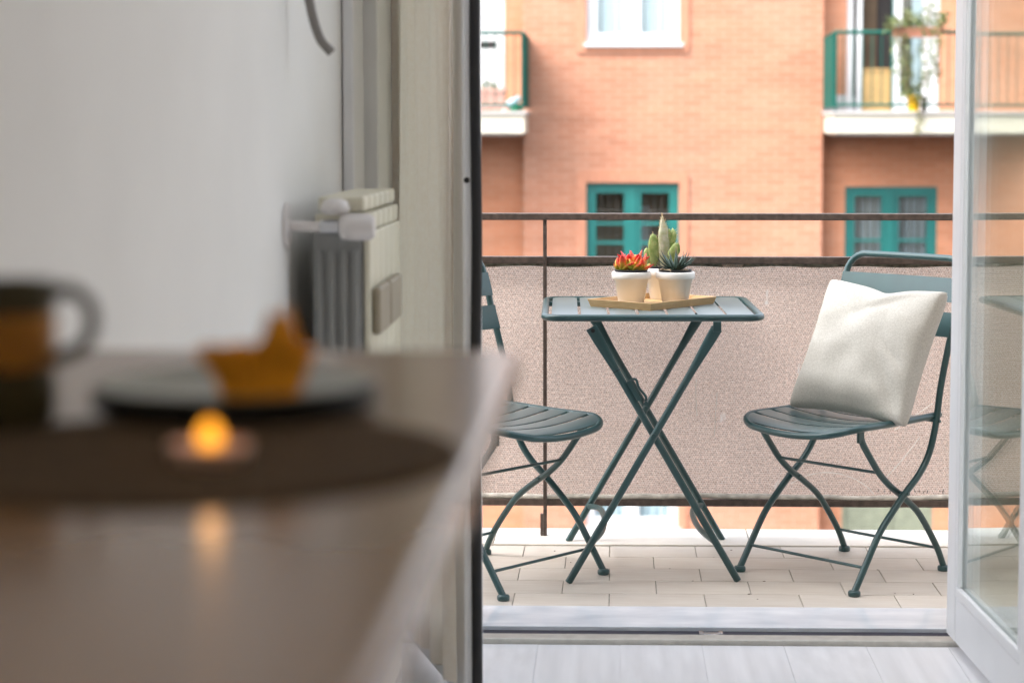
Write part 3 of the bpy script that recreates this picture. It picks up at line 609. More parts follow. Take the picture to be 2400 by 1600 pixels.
vine_paths = [[(3.33, 23.75, 2.42), (3.25, 23.72, 2.44), (3.2, 23.7, 2.40)], [(3.34, 23.74, 2.4), (3.31, 23.70, 2.2), (3.34, 23.7, 1.95), (3.38, 23.7, 1.75)], [(3.4, 23.74, 2.4), (3.37, 23.69, 2.1), (3.44, 23.70, 1.85), (3.42, 23.7, 1.6)],
              [(3.6, 23.74, 2.42), (3.63, 23.70, 2.15), (3.65, 23.7, 1.9), (3.66, 23.72, 1.7)], [(3.76, 23.74, 2.4), (3.78, 23.70, 2.2), (3.75, 23.7, 2.0), (3.77, 23.7, 1.8)], [(3.45, 23.8, 2.38), (3.42, 23.78, 2.55)], [(3.68, 23.8, 2.38), (3.70, 23.78, 2.62)], [(3.56, 23.8, 2.38), (3.52, 23.8, 2.5)], [(3.8, 23.8, 2.38), (3.84, 23.78, 2.52)]]
st = MB(); fo = MB()
for vp in vine_paths:
    sp_ = spline(vp, 8); st.tube(sp_, .006, 5); foliage(fo, sp_, 150, .045, .06, rnd)
tpart(st, 'stem', M['bark'], t); tag(tpart(fo, 'foliage', M['leafy'], t), kind='stuff')
t = empty('potted_plant', (3.545, 23.965, 1.405), 0, 'bright yellow pot with a sprawling plant standing on the far right balcony edge', 'potted plant')
tpart(MB().lathe([(.068, 0), (.085, .165), (.09, .165), (.09, .19), (.078, .19), (.075, .17)], (3.545, 23.965, 1.405), 20), 'pot', M['yellow'], t)
st = MB(); fo = MB()
for vp in ([(3.545, 23.96, 1.58), (3.5, 23.93, 1.75), (3.47, 23.9, 1.95), (3.49, 23.9, 2.1)], [(3.55, 23.96, 1.58), (3.6, 23.9, 1.7), (3.65, 23.88, 1.8)], [(3.57, 23.95, 1.58), (3.62, 23.84, 1.55), (3.60, 23.82, 1.3), (3.57, 23.82, 1.15)], [(3.53, 23.95, 1.58), (3.45, 23.92, 1.68), (3.42, 23.9, 1.8)]):
    sp_ = spline(vp, 8); st.tube(sp_, .006, 5); foliage(fo, sp_, 110, .035, .055, rnd)
tpart(st, 'stem', M['bark'], t); tag(tpart(fo, 'foliage', M['leafy'], t), kind='stuff')
t = empty('planter', (-1.45, 24.1, 1.405), 0, 'pink trough planter with a small green plant on the far left balcony', 'planter')
tpart(taper_box(-1.66, -1.30, 24.0, 24.22, 1.46, 1.66, .03).box(-1.67, -1.29, 23.99, 24.23, 1.64, 1.68), 'trough', M['pinkpot'], t)
tpart(MB().box(-1.62, -1.34, 24.02, 24.2, 1.406, 1.45), 'saucer', M['terracotta'], t)
fo = MB(); foliage(fo, [(-1.5, 24.1, 1.72), (-1.42, 24.1, 1.70), (-1.55, 24.1, 1.69)], 90, .035, .06, rnd); tag(tpart(fo, 'foliage', M['leafy'], t), kind='stuff')
t = empty('watering_can', (-1.2, 24.08, 1.405), 0, 'pale blue and green plastic watering can in the far left balcony corner', 'watering can')
tpart(MB().lathe([(.06, 0), (.075, .02), (.07, .08), (.03, .09)], (-1.19, 24.08, 1.406), 18), 'can', M['greencan'], t)
tpart(MB().tube(spline([(-1.28, 24.07, 1.45), (-1.25, 24.05, 1.49), (-1.18, 24.05, 1.54), (-1.13, 24.07, 1.57)], 5), [.03, .035, .04, .045, .05, .05, .05, .05, .048, .048, .046, .045, .04, .036, .03, .02], 10), 'bag', M['bluebag'], t)
t = empty('storage_chest', (3.28, 25.62, 1.405), 0, 'tan wooden chest just inside the open door of the far right balcony', 'chest')
tpart(MB().box(3.06, 3.52, 25.40, 25.51, 1.41, 1.93), 'body', M['tanwood'], t); tpart(MB().box(3.04, 3.54, 25.385, 25.515, 1.93, 1.955), 'lid', M['tanwood'], t)

# ================================================================== OWN BALCONY RAILING AND SCREEN
rl = empty('balcony_railing', (0, 5.88, 0), 0, 'thin brown iron balcony railing with three horizontal rails', 'railing')
yr = 5.88
tpart(MB().box(-3.4, 4.4, yr - .014, yr + .014, .941, .961), 'top_rail', M['rail'], rl, .003)
tpart(MB().box(-3.4, 4.4, yr + .008, yr + .032, .812, .833), 'mid_rail', M['rail'], rl, .003)
tpart(MB().box(-3.4, 4.4, yr + .008, yr + .03, .091, .112), 'bottom_rail', M['rail'], rl, .003)
for x in (-1.9, -.2035, 1.52, 3.2):
    p = tpart(MB().box(x - .0055, x + .0055, yr - .0075, yr + .0075, .004, .941), 'post', M['rail'], rl, .0015)
    MB().box(x - .014, x - .006, -.006, .006, .002, .07).build('foot_plate', M['rail'], p)
sc = empty('privacy_screen', (0, 5.9, 0), 0, 'pink-beige knitted shade net laced behind the railing bars', 'privacy screen')
ys = 5.915
def net(u, v):
    x = -3.3 + 7.5 * u; z = .118 + .692 * v
    return (x, ys + .004 * math.sin(x * 7 + z * 3) + .003 * math.sin(x * 19) * (1 - v) + .006 * math.sin(v * math.pi) * math.sin(x * 2.1 + .7), z)
tpart(MB().sheet(net, 150, 12), 'net', M['screen'], sc)
tpart(MB().sheet(lambda u, v: (-3.3 + 7.5 * u, ys - .004 + .001 * math.sin(u * 300), .802 + .012 * v + .0018 * math.sin(u * 190) * (1 - v)), 200, 2), 'top_hem', M['dirty'], sc)
hp = [(-3.3 + 7.5 * i / 150, ys - .016 + .002 * math.sin(i * .9), .119 + .0025 * math.sin(i * .37) + .0015 * math.sin(i * 1.7)) for i in range(151)]
tpart(MB().tube(hp, .0085, 8), 'rolled_hem', M['rollhem'], sc)
for pts in ([(.525, .16), (.58, .185), (.64, .193), (.70, .18), (.745, .155), (.77, .13)], [(.80, .17), (.86, .24), (.905, .30)], [(.83, .32), (.885, .36), (.94, .40)], [(.095, .68), (.10, .66), (.096, .635)], [(.305, .43), (.302, .38), (.298, .30)], [(.245, .47), (.242, .44), (.246, .36)]):
    tpart(MB().tube(spline([(x, ys - .014, z) for x, z in pts], 6), .0012, 5), 'loose_thread', M['thread'], sc)
rr2 = random.Random(5); g = MB()
for i in range(26):
    x = .78 + .012 * i * .8 + rr2.uniform(-.004, .004)
    if rr2.random() < .3: continue
    g.tube([(x, ys - .025, .137 + rr2.uniform(-.004, .002)), (x + rr2.uniform(-.004, .004), ys - .025, .141 + rr2.uniform(0, .007))], .0011, 4)
tag(tpart(g, 'dirt_speck', M['gasket'], sc), kind='stuff')

# ================================================================== BISTRO TABLE
T_RZ = R(1.38)
tb = empty('bistro_table', (.098, 5.60, 0), T_RZ, 'square folding bistro table in dark green-blue metal, tray and plants on top', 'table')
Hh = .290; rad = .045; zt = .7085
ring = []
for sx, sy, a0 in ((1, -1, -90), (1, 1, 0), (-1, 1, 90), (-1, -1, 180)):
    for k in range(7):
        a = R(a0 + 15 * k); ring.append((sx * (Hh - rad) + rad * math.cos(a), sy * (Hh - rad) + rad * math.sin(a), zt - .0015))
TP = M['teal_paint']
MB().tube(ring, .0095, 14, closed=True).build('tabletop_frame', TP, tb)
sw = .0705; pitch = .0787
for i in range(7):
    xc = (i - 3) * pitch
    dz = lambda u: 0
    MB().sheet(lambda u, v: (xc + (u - .5) * sw, -.281 + .562 * v, zt + .006 - .0022 * (2 * u - 1) ** 4), 8, 2, .004).build('slat', M['teal_sky_sheen'], tb)
for yy in (-.21, .21): MB().box(-.283, .283, yy - .012, yy + .012, zt - .014, zt - .0005).build('cross_rail', TP, tb, .002)
def leg(xt, xb, y, name='leg'):
    a = Vector((xt, y, .683)); b = Vector((xb, y, .002)); n = 24; pts = []; ra = []; rb = []
    for i in range(n + 1):
        t = i / n; p = a.lerp(b, t); pts.append(p); fl = max(0, 1 - t / .20); fl = fl * fl * (3 - 2 * fl)
        ra.append(.0098 + .006 * fl); rb.append(.0098 - .0062 * fl)
    l = MB().tube(pts, ra, 14, rb=rb).build(name, TP, tb)
    MB().tube([a + Vector((0, -.008, 0)) + (b - a) * .012, a + Vector((0, .008, 0)) + (b - a) * .012], .0055, 10).build('bolt', M['gasket'] if xt < 0 else TP, l)
    return l
for y in (-.300, .232):
    la = leg(-.166, .228, y); lb = leg(.166, -.226, y - .021)
    MB().tube([(.0, y - .034, .398), (.0, y + .006, .398)], .006, 10).build('pivot_bolt', TP, tb)
    for x in (.166,): MB().box(x - .011, x + .011, y - .033 if x > 0 else y - .006, y - .030 if x > 0 else y + .006, .675, .702).build('bracket', TP, tb, .002)
for s, y0 in ((1, -.300), (-1, -.321)):
    xl = s * .165
    MB().tube(spline([(xl, y0 + .004, .107), (xl - s * .030, y0 + .12, .116), (xl - s * .040, -.04, .120), (xl - s * .030, .12, .116), (xl, y0 + .528, .107)], 8), .0085, 12).build('stretcher', TP, tb)
g = MB().box(-.006, .006, -.012, -.008, -.03, .03); 
g.tube(spline([(.008, -.006, .03), (.02, -.006, .022), (.016, -.006, .0), (.02, -.006, -.03), (.012, -.006, -.042)], 5), .0035, 8)
g.tube([(.012, -.016, -.045), (.012, .008, -.045)], .006, 8)
lt = g.build('latch', TP, tb); lt.location = (-.053, -.300, .515); lt.rotation_euler = (0, R(-30), 0)
sj = MB().tube([(0, 0, -.0008), (0, 0, .0008)], .0107, 14).build('sleeve_joint', M['gasket'], tb)
sj.location = (-.166 + .394 * .170, -.300, .683 - .681 * .170); sj.rotation_euler = (0, R(-30), 0)

# ================================================================== FOLDING CHAIRS
def make_chair(label):
    c = empty('folding_chair', (0, 0, 0), 0, label, 'chair', 'folding bistro chairs beside the table')
    wR, wF = .2, .174
    Rp = [(.193, .008), (.182, .022), (.140, .082), (.091, .149), (.043, .194), (-.014, .241), (-.077, .288), (-.120, .341), (-.148, .42), (-.165, .51), (-.196, .615), (-.222, .69), (-.243, .765), (-.255, .802)]
    zt_, rr_ = .852, .055
    left = [Vector((x, -wR, z)) for x, z in Rp]; path = spline(left, 4)
    n0 = path[-1]; dirv = (path[-1] - path[-2]).normalized()
    arc = []
    for k in range(1, 7):
        a = R(15 * k); arc.append(n0 + dirv * rr_ * math.sin(a) + Vector((0, rr_ * (1 - math.cos(a)), 0)))
    arcR = [Vector((p.x, -p.y, p.z)) for p in reversed(arc)]
    full = path + arc + [Vector((arc[-1].x - .006, 0, arc[-1].z))] + arcR + [Vector((p.x, -p.y, p.z)) for p in reversed(path)]
    bfm = MB().tube(full, .0092, 14).build('backrest_frame', TP, c)
    Fp = [(.138, .404), (.128, .385), (.105, .355), (.060, .302), (.012, .262), (-.033, .233), (-.10, .185), (-.148, .132), (-.197, .066), (-.222, .02), (-.227, .008)]
    for s in (-1, 1):
        pts = spline([(x, s * wF, z) for x, z in Fp], 5); n = len(pts)
        ra = [.0088 + .004 * max(0, 1 - i / 8) for i in range(n)]; rb = [.0088 - .005 * max(0, 1 - i / 8) for i in range(n)]
        l = MB().tube(pts, ra, 14, rb=rb).build('leg', TP, c)
        cap = MB().lathe([(.0145, 0), (.0165, .003), (.0165, .011), (.014, .0145), (.0095, .016)], (-.226, s * wF, 0), 18); cap.build('foot_cap', TP, l)
        cap = MB().lathe([(.0145, 0), (.0165, .003), (.0165, .011), (.014, .0145), (.0095, .016)], (.191, s * wR, 0), 18); cap.build('foot_cap', TP, bfm)
        MB().tube([(-.018, s * (wF - .012), .243), (-.018, s * (wR + .012), .243)], .005, 8).build('pivot_bolt', TP, c)
        MB().box(.128, .152, s * wF - .004, s * wF + .004, .392, .424).build('bracket', TP, c, .002)
    zs = lambda x, y: .433 - .016 * (1 - (y / .19) ** 2) - (.012 * ((x - .14) / .1) ** 2 if x > .14 else 0) + .004 * max(0, (-x) / .14)
    sf = []
    for x in (-.175, -.12, -.05, .03, .09, .145): sf.append((x, -.19, zs(x, .19)))
    for k in range(1, 6): a = R(18 * k); sf.append((.145 + .088 * math.sin(a), -.19 + .088 * (1 - math.cos(a)), zs(.145 + .088 * math.sin(a), .19 - .088 * (1 - math.cos(a)))))
    sf.append((.237, -.05, zs(.237, .05)));
    half = sf; other = [(x, -y, z) for x, y, z in reversed(sf)]
    MB().tube(spline(half + [(.238, 0, zs(.238, 0))] + other, 3), .0092, 14).build('seat_frame', TP, c)
    xs0 = -.130; pt = .0725; wd = .0600
    for i in range(5):
        a = xs0 + i * pt; b = a + wd
        def fn(u, v, a=a, b=b):
            x = a + (b - a) * u; hw = .186 if x < .145 else .186 - .088 * (1 - math.sqrt(max(0, 1 - ((x - .145) / .09) ** 2)))
            y = -hw + 2 * hw * v; return (x, y, zs(x, y) + .0075 - .0015 * (2 * u - 1) ** 4)
        MB().sheet(fn, 6, 14, .0035).build('seat_slat', M['teal_sky_sheen'], c)
    for z0, z1 in ((.738, .802), (.646, .711)):
        def fx(z):
            for (xa, za), (xb, zb) in zip(Rp, Rp[1:]):
                if za <= z <= zb: return xa + (xb - xa) * (z - za) / (zb - za)
            return Rp[-1][0]
        def fn(u, v, z0=z0, z1=z1):
            y = -.203 + .406 * v; z = z0 + (z1 - z0) * u
            return (fx(z) + .011 - .010 * (1 - (y / .2) ** 2), y, z)
        MB().sheet(fn, 3, 16, .003).build('back_slat', TP, c)
    MB().tube([(.062, -wF, .304), (.062, wF, .304)], .0042, 10).build('crossbar', TP, c)
    MB().tube([(-.195, -wF, .068), (-.195, wF, .068)], .0042, 10).build('crossbar', TP, c)
    MB().tube([(.150, -wR, .068), (.150, wR, .068)], .0042, 10).build('crossbar', TP, c)
    MB().tube([(-.15, -wR - .012, .424), (-.15, wR + .012, .424)], .0045, 10).build('hinge_rod', TP, c)
    return c
ch = make_chair('dark green-blue folding chair with a cream cushion, right of the table')
ch.location = (.622, 5.42, 0); ch.rotation_euler = (0, 0, R(224.2))
c2 = copy_tree(ch); c2.location = (-.302, 5.35, 0); c2.rotation_euler = (0, 0, R(-39.8)); c2['label'] = 'dark green-blue folding chair without cushion, left of the table, half hidden by the door leaf'

# ---- cushion on the right chair
def cushion():
    n = 56; hw, hh, th_ = .207, .198, .072
    def surf(sgn):
        def fn(u, v):
            a, b = 2 * u - 1, 2 * v - 1
            pin = .095; k_ = 1 - .045 * (a * a * b * b) ** 3; 
            x = hw * a * k_ * (1 - pin * (1 - b * b)); y = hh * b * k_ * (1 - pin * (1 - a * a))
            y -= .014 * math.exp(-((a - .1) / .28) ** 2) * max(0, b) ** 2           # sagging top edge
            e = (max(0, 1 - a * a) ** .40) * (max(0, 1 - b * b) ** .40)
            w = noise.noise(Vector((a * 2.2, b * 2.2, sgn * 3))) * .014
            cr = 0
            cr -= .009 * math.exp(-(((a - .62) * .9 + (b + .42) * .5) / .10) ** 2) * math.exp(-((a - .75) / .3) ** 2)
            cr -= .0075 * math.exp(-(((b - .55) - (a + .1) * .45) / .09) ** 2) * math.exp(-((a - .15) / .4) ** 2)
            cr -= .0075 * math.exp(-(((b + .1) + (a - .7) * .7) / .08) ** 2) * math.exp(-((a - .7) / .25) ** 2)
            cr -= .007 * math.exp(-(((b - .75) + (a + .55) * .8) / .10) ** 2) * math.exp(-((a + .6) / .3) ** 2)
            edge = min(1, 6 * (1 - max(abs(a), abs(b))))
            z = sgn * (th_ * e + .007 * (a * a * b * b) ** 2 * min(1, 8 * (1 - max(abs(a), abs(b)))) ** .5 + .002) + (w * edge + (cr if sgn > 0 else 0)) * min(1, e * 1.5)
            return (x, y, z)
        return fn
    g = MB(); f1 = surf(1); f2 = surf(-1)
    g.sheet(f1, n, n); g.sheet(lambda u, v: f2(1 - u, v), n, n)
    me = g.mesh('cushion', M['pillow']); bm = bmesh.new(); bm.from_mesh(me)
    bmesh.ops.remove_doubles(bm, verts=bm.verts, dist=.0065 * .12)
    # close the seam round the rim
    ed = [e for e in bm.edges if e.is_boundary]
    try: bmesh.ops.bridge_loops(bm, edges=ed)
    except Exception: pass
    bmesh.ops.recalc_face_normals(bm, faces=bm.faces)
    for f in bm.faces: f.smooth = True
    bm.to_mesh(me); bm.free()
    o = bpy.data.objects.new('cushion', me); COL.objects.link(o); return o
cu_ = cushion()
# local x across the chair, local y up the backrest, local z towards the table
cm = Matrix.Translation((.622, 5.42, 0)) @ Matrix.Rotation(R(224.2), 4, 'Z')
up_ = Vector((-.165, 0, .355)).normalized(); ac = Vector((0, 1, -.0)).normalized(); ac = (ac - up_ * ac.dot(up_)).normalized(); nn = ac.cross(up_)
bot = Vector((.022, .036, .438)); ctr = bot + up_ * .187
lm = Matrix(((ac.x, up_.x, nn.x, ctr.x), (ac.y, up_.y, nn.y, ctr.y), (ac.z, up_.z, nn.z, ctr.z), (0, 0, 0, 1)))
cu_.matrix_world = cm @ lm @ Matrix.Rotation(R(-2), 4, 'Z')
tag(cu_, 'square cream linen cushion propped against the back of the right chair', 'cushion')

# ================================================================== TRAY, POTS, PLANTS
ZT = zt + .006
trz = math.atan2(5.671 - 5.426, .297 - .101)          # long side
tr = empty('serving_tray', (.101, 5.426, ZT), trz, 'shallow rectangular bamboo tray set diagonally on the bistro table', 'tray')
LX_, LY_ = .304, .226; hT = .021; fl_ = .007
MB().box(fl_, LX_ - fl_, fl_, LY_ - fl_, 0, .006).build('base', M['bamboo'], tr)
def side(p0, p1, inn):
    p0 = Vector(p0); p1 = Vector(p1); inn = Vector(inn); d = (p1 - p0).normalized(); wv = .006
    q = lambda p, k, z: p + inn * k + Vector((0, 0, z))
    b0, b1 = p0 + d * fl_ + inn * fl_, p1 - d * fl_ + inn * fl_
    return MB().add([q(p0, 0, hT), q(p1, 0, hT), q(p1 - d * wv, wv, hT), q(p0 + d * wv, wv, hT), b0 + Vector((0, 0, 0)), b1, b1 + inn * wv - d * wv, b0 + inn * wv + d * wv], [(0, 1, 2, 3), (7, 6, 5, 4), (0, 4, 5, 1), (2, 6, 7, 3), (1, 5, 6, 2), (0, 3, 7, 4)])
for p0, p1, inn in (((0, 0, 0), (LX_, 0, 0), (0, 1, 0)), ((LX_, LY_, 0), (0, LY_, 0), (0, -1, 0)), ((0, LY_, 0), (0, 0, 0), (1, 0, 0)), ((LX_, 0, 0), (LX_, LY_, 0), (-1, 0, 0))):
    side(p0, p1, inn).build('side', M['bamboo'], tr, .0012)
ZP = ZT + .006
def pot(loc_, label):
    t = empty('potted_plant', loc_, 0, label, 'potted plant', 'plants in white pots on the tray')
    p = MB().lathe([(.0335, .0), (.036, .002), (.0475, .068), (.0515, .0685), (.0545, .071), (.0552, .078), (.0548, .087), (.053, .0895), (.0495, .0895), (.048, .086), (.033, .02)], (0, 0, 0), 48).build('pot', M['pot'], t)
    MB().lathe([(.034, .03), (.0462, .094), (.0475, .0955), (.0455, .0955), (.044, .085), (.04, .084)], (0, 0, 0), 40).build('inner_pot', M['blackpot'], p)
    def so_(u, v):
        a = u * 2 * math.pi; r = .044 * v; return (r * math.cos(a), r * math.sin(a), .090 + .002 * noise.noise(Vector((r * 90 * math.cos(a), r * 90 * math.sin(a), 2))))
    MB().sheet(so_, 28, 6).build('soil', M['soil'], t)
    return t
def leaf_mesh(name, m, L, wid, thk, curl=0., keel=.5, n=9, blunt=.5):
    """pointed thick leaf along +z, flat side towards +y"""
    vs = []; fs = []; q = 6
    for i in range(n + 1):
        t = i / n; w = wid * (math.sin(math.pi * min(1, t * .5 + .28) ** 1.0) ** .6) * (1 - t ** (2.2 + blunt * 2)) ** .75 if t < 1 else 0.0006
        h = thk * (1 - t ** 2) ** .7 if t < 1 else .0004
        yc = curl * t * t
        for j in range(q):
            a = 2 * math.pi * j / q; y = math.sin(a) * h * (.45 if math.sin(a) > 0 else 1.)
            vs.append((math.cos(a) * w, yc + y, L * t))
    for i in range(n):
        for j in range(q): fs.append((i * q + j, i * q + (j + 1) % q, (i + 1) * q + (j + 1) % q, (i + 1) * q + j))
    g = MB().add(vs, fs, True); g.f.append(tuple(n * q + j for j in range(q))); g.sm.append(True); g.f.append(tuple(reversed(range(q)))); g.sm.append(True)
    return g.mesh(name, m)
def place_leaf(me, par, base, az, el, sc=1., roll=0., name='leaf'):
    d = Vector((math.cos(az) * math.cos(el), math.sin(az) * math.cos(el), math.sin(el))); side_ = Vector((-math.sin(az), math.cos(az), 0)); nrm = side_.cross(d)
    m3 = Matrix((side_, -nrm * -1, d)).transposed() if False else Matrix((side_, d.cross(side_), d)).transposed()
    q = m3.to_quaternion() @ Matrix.Rotation(roll, 3, 'Z').to_quaternion()
    return inst(name, me, par, base, q, (sc, sc, sc))
rl_ = random.Random(11)
# red succulent: several rosettes on short stems
p1 = pot((.048, 5.60, ZP), 'left potted succulent with red-tipped yellow-green leaves in a white pot')
redm = [leaf_mesh('leaf', M['red_leaf'], .048, .0128, .0075, -.008), leaf_mesh('leaf', M['red_leaf'], .040, .0138, .0078, .003)]
yelm = [leaf_mesh('leaf', M['yellow_leaf'], .041, .0135, .0078, -.008), leaf_mesh('leaf', M['yellow_leaf'], .034, .0140, .0078, .004)]
for (cx, cy, cz, sc_, red) in ((-.022, -.012, .104, 1.0, .75), (.004, -.022, .103, .85, .6), (.014, .004, .112, 1.1, 1), (-.006, .012, .112, 1.1, .95), (.028, -.016, .100, .95, .85), (.034, .01, .098, .9, .5), (-.032, .008, .098, .95, .35), (.0, .03, .10, 1., .6)):
    MB().tube([(cx * .7, cy * .7, .086), (cx, cy, cz + .003)], .004, 6).build('stem', M['bark'], p1)
    for k in range(7):
        az = k * 2.4 + rl_.uniform(-.3, .3); out_ = math.atan2(cy, cx)
        el = R(78 - 7.5 * k + rl_.uniform(-8, 8)); ms = redm if rl_.random() < red * (1.0 if k < 5 else .75) else yelm
        place_leaf(rl_.choice(ms), p1, (cx + .003 * math.cos(az), cy + .003 * math.sin(az), cz - .0012 * k), az, el, sc_ * rl_.uniform(.72, 1.0), rl_.uniform(-.3, .3))
# dark pointed rosette
p2 = pot((.171, 5.60, ZP), 'right potted rosette of narrow dark green pointed leaves in a white pot')
dm = [leaf_mesh('leaf', M['dark_leaf'], .068, .0064, .0042, c, blunt=-.45, n=11) for c in (.012, .022, -.004)]
spec = [(-172, 20, .95), (-160, 4, .8), (-150, 34, 1.0), (-128, 12, .55), (-100, 20, .45), (-75, 28, .7), (-62, 42, .9), (-40, 30, .95), (-22, 16, 1.0), (-8, 38, 1.02), (10, 24, 1.0), (30, 46, .95), (55, 35, .9), (85, 48, .95), (115, 40, .9), (140, 52, .9), (165, 46, 1.0), (-140, 62, .72), (-20, 66, .78), (60, 72, .7), (170, 70, .72), (-90, 76, .6)]
for az, el, s_ in spec: place_leaf(dm[int(abs(az)) % 3], p2, (.004 * math.cos(R(az)), .004 * math.sin(R(az)), .094), R(az), R(el), s_)
chips = [MB().box(-.005, .005, -.0035, .0035, -.002, .002).mesh('bark_chip', M['chip'])]
for k in range(16):
    a = rl_.uniform(0, 6.28); r_ = rl_.uniform(.024, .042); inst('bark_chip', chips[0], p2, (r_ * math.cos(a), r_ * math.sin(a), .0935), Matrix.Rotation(a * 3, 3, (rl_.random(), rl_.random(), 1)).to_quaternion(), (rl_.uniform(.7, 1.4),) * 3)
# cactus behind
p3 = pot((.139, 5.752, ZP), 'tall green cactus with flat pads in the white pot behind the others')
def pad(c, axis, L, wd, tk, m, tilt=0, ribs=0, top=.75):
    ax = Vector(axis).normalized(); sdv = Vector((math.cos(tilt), math.sin(tilt), 0)); sdv = (sdv - ax * sdv.dot(ax)).normalized(); th2 = ax.cross(sdv); c = Vector(c)
    n, q = 18, 18; vs = []; fs = []
    for i in range(n + 1):
        t = i / n; prof = math.sin(math.pi * (t ** top)) ** .5 if 0 < t < 1 else .05
        if ribs: prof = max(.08, (.62 + .38 * math.sin(math.pi * min(1, .15 + t * .8))) * min(1, (1 - t) * 3.2 + .10) ** .8)
        for j in range(q):
            a = 2 * math.pi * j / q; rr = 1 + (.16 * math.cos(ribs * a) if ribs else 0) + .06 * noise.noise(Vector((t * 5, a, L * 40)))
            wob = .0035 * noise.noise(Vector((t * 4, L * 90, 1)))
            vs.append(c + ax * L * t + sdv * (math.cos(a) * wd * prof * rr + wob) + th2 * math.sin(a) * tk * prof * rr)
    for i in range(n):
        for j in range(q): fs.append((i * q + j, i * q + (j + 1) % q, (i + 1) * q + (j + 1) % q, (i + 1) * q + j))
    g = MB().add(vs, fs, True); g.f.append(tuple(reversed(range(q)))); g.sm.append(True); g.f.append(tuple(n * q + j for j in range(q))); g.sm.append(True)
    o = g.build('pad', m, p3); return vs, c
sp = MB()
def spines(vs, c, n, l):
    for _ in range(n):
        p = Vector(rl_.choice(vs)); d = (p - c); d.z *= .35; d = d.normalized(); d = (d + Vector((rl_.uniform(-.5, .5), rl_.uniform(-.5, .5), rl_.uniform(-.2, .6)))).normalized()
        sp.tube([p, p + d * l * rl_.uniform(.5, 1.1)], .0004, 4)
vs, c = pad((.004, 0, .085), (-.03, 0, 1), .153, .0158, .0125, M['cactus_pale'], 0, 3); spines(vs, c, 60, .008); spines(vs[-80:], c, 40, .010)
vs, c = pad((-.022, -.006, .088), (-.06, 0, 1), .100, .0175, .007, M['cactus'], .3, 0, 1.25); spines(vs, c, 36, .007)
vs, c = pad((-.038, .0, .086), (-.12, 0, 1), .062, .010, .006, M['cactus'], .2, 0, 1.2); spines(vs, c, 20, .006)
vs, c = pad((.018, .006, .118), (.16, 0, 1), .085, .0125, .007, M['cactus'], -.2, 0, 1.2); spines(vs, c, 30, .007)
vs, c = pad((.016, -.008, .098), (.42, -.1, 1), .070, .0155, .007, M['cactus'], .1, 0, 1.3); spines(vs, c, 20, .006)
vs, c = pad((-.012, .012, .09), (-.18, .1, 1), .075, .013, .006, M['cactus_pale'], .5, 0, 1.2); spines(vs, c, 24, .006)
vs, c = pad((.014, .002, .150), (.10, 0, 1), .052, .0095, .006, M['cactus'], .4, 0, 1.2); spines(vs, c, 20, .006)
vs, c = pad((.03, .004, .094), (.2, 0, 1), .055, .012, .006, M['cactus_pale'], .9, 0, 1.25); spines(vs, c, 20, .006)
tag(sp.build('spine', M['spine'], p3), kind='stuff')

# ================================================================== INDOORS: COUNTER AND ITS THINGS
ZC = 1.03
K = .72                              # dessert plate, espresso mug, tealight
ct = empty('counter', (-.33, 1.2, 0), 0, 'long taupe counter top along the left wall, blurred in the foreground', 'counter')
def slab():
    x0, x1, y0, y1, r = -.557, -.075, -.7, 1.624, .022; pts = [(x0, y0), (x1, y0)]
    for k in range(9): a = R(11.25 * k); pts.append((x1 - r + r * math.cos(a), y1 - r + r * math.sin(a)))
    pts.append((x0, y1)); n = len(pts); g = MB()
    vs = [(x, y, ZC - .026) for x, y in pts] + [(x, y, ZC) for x, y in pts]
    return g.add(vs, [tuple(reversed(range(n))), tuple(range(n, 2 * n))] + [(i, (i + 1) % n, (i + 1) % n + n, i + n) for i in range(n)])
loc(slab(), 'counter_top', M['counter'], ct, .006)
for y in (-.4, .5, 1.4):
    loc(MB().box(-.557, -.525, y - .015, y + .015, .70, ZC - .027).box(-.557, -.25, y - .015, y + .015, ZC - .057, ZC - .027), 'bracket', M['whitepvc'], ct, .002)
t = MB().lathe([(.20, 0), (.212, .001), (.214, .003), (.20, .0045)], (0, 0, 0), 56).build('placemat', M['mat_brown']); t.location = (-.238, 1.08, ZC); t.scale = (K, K, K); tag(t, 'round dark brown woven placemat lying on the counter', 'placemat')
zc2 = ZC + .0045 * K
t = MB().lathe([(.108, 0), (.117, .001), (.1245, .004), (.1255, .0155), (.121, .0155), (.11, .008), (.05, .005)], (0, 0, 0), 64).build('charger_plate', M['black']); t.location = (-.241, 1.262, zc2); t.scale = (K, K, K); tag(t, 'black charger plate under the sage plate on the counter', 'plate')
t = MB().lathe([(.075, .0), (.08, .0), (.105, .006), (.121, .0115), (.1225, .013), (.120, .0138), (.104, .0085), (.075, .005)], (0, 0, 0), 64).build('dinner_plate', M['sage']); t.location = (-.241, 1.262, zc2 + .0095 * K); t.scale = (K, K, K); tag(t, 'sage green plate holding an orange napkin', 'plate')
zn = zc2 + .0150 * K
nk = empty('napkin', (-.219, 1.213, zn), 0, 'folded orange napkin with one pointed corner standing on the sage plate', 'napkin'); nk.scale = (K, K, K)
g = MB(); n_ = 22
prof = lambda u: (-.052 + .100 * u)
topz = lambda u: .044 + (.034 * math.exp(-((u - .70) / .10) ** 2)) - .006 * max(0, u - .8) * 5 * .6
def nfn(off, sh):
    def fn(u, v):
        z = topz(u) * v; x = (prof(u) * (.55 + .45 * v)) + .004; return (x + .003 * math.sin(v * 5 + off * 90), off + sh * (1.6 * math.sin(u * 16) + .8 * math.sin(u * 31 + 2)) * v + .012 * v * v * (1 if off > 0 else -1) + .003 * noise.noise(Vector((u * 6, v * 4, off * 100))), z + .001 + .003 * noise.noise(Vector((u * 5, off * 60, 3))) * v)
    return fn
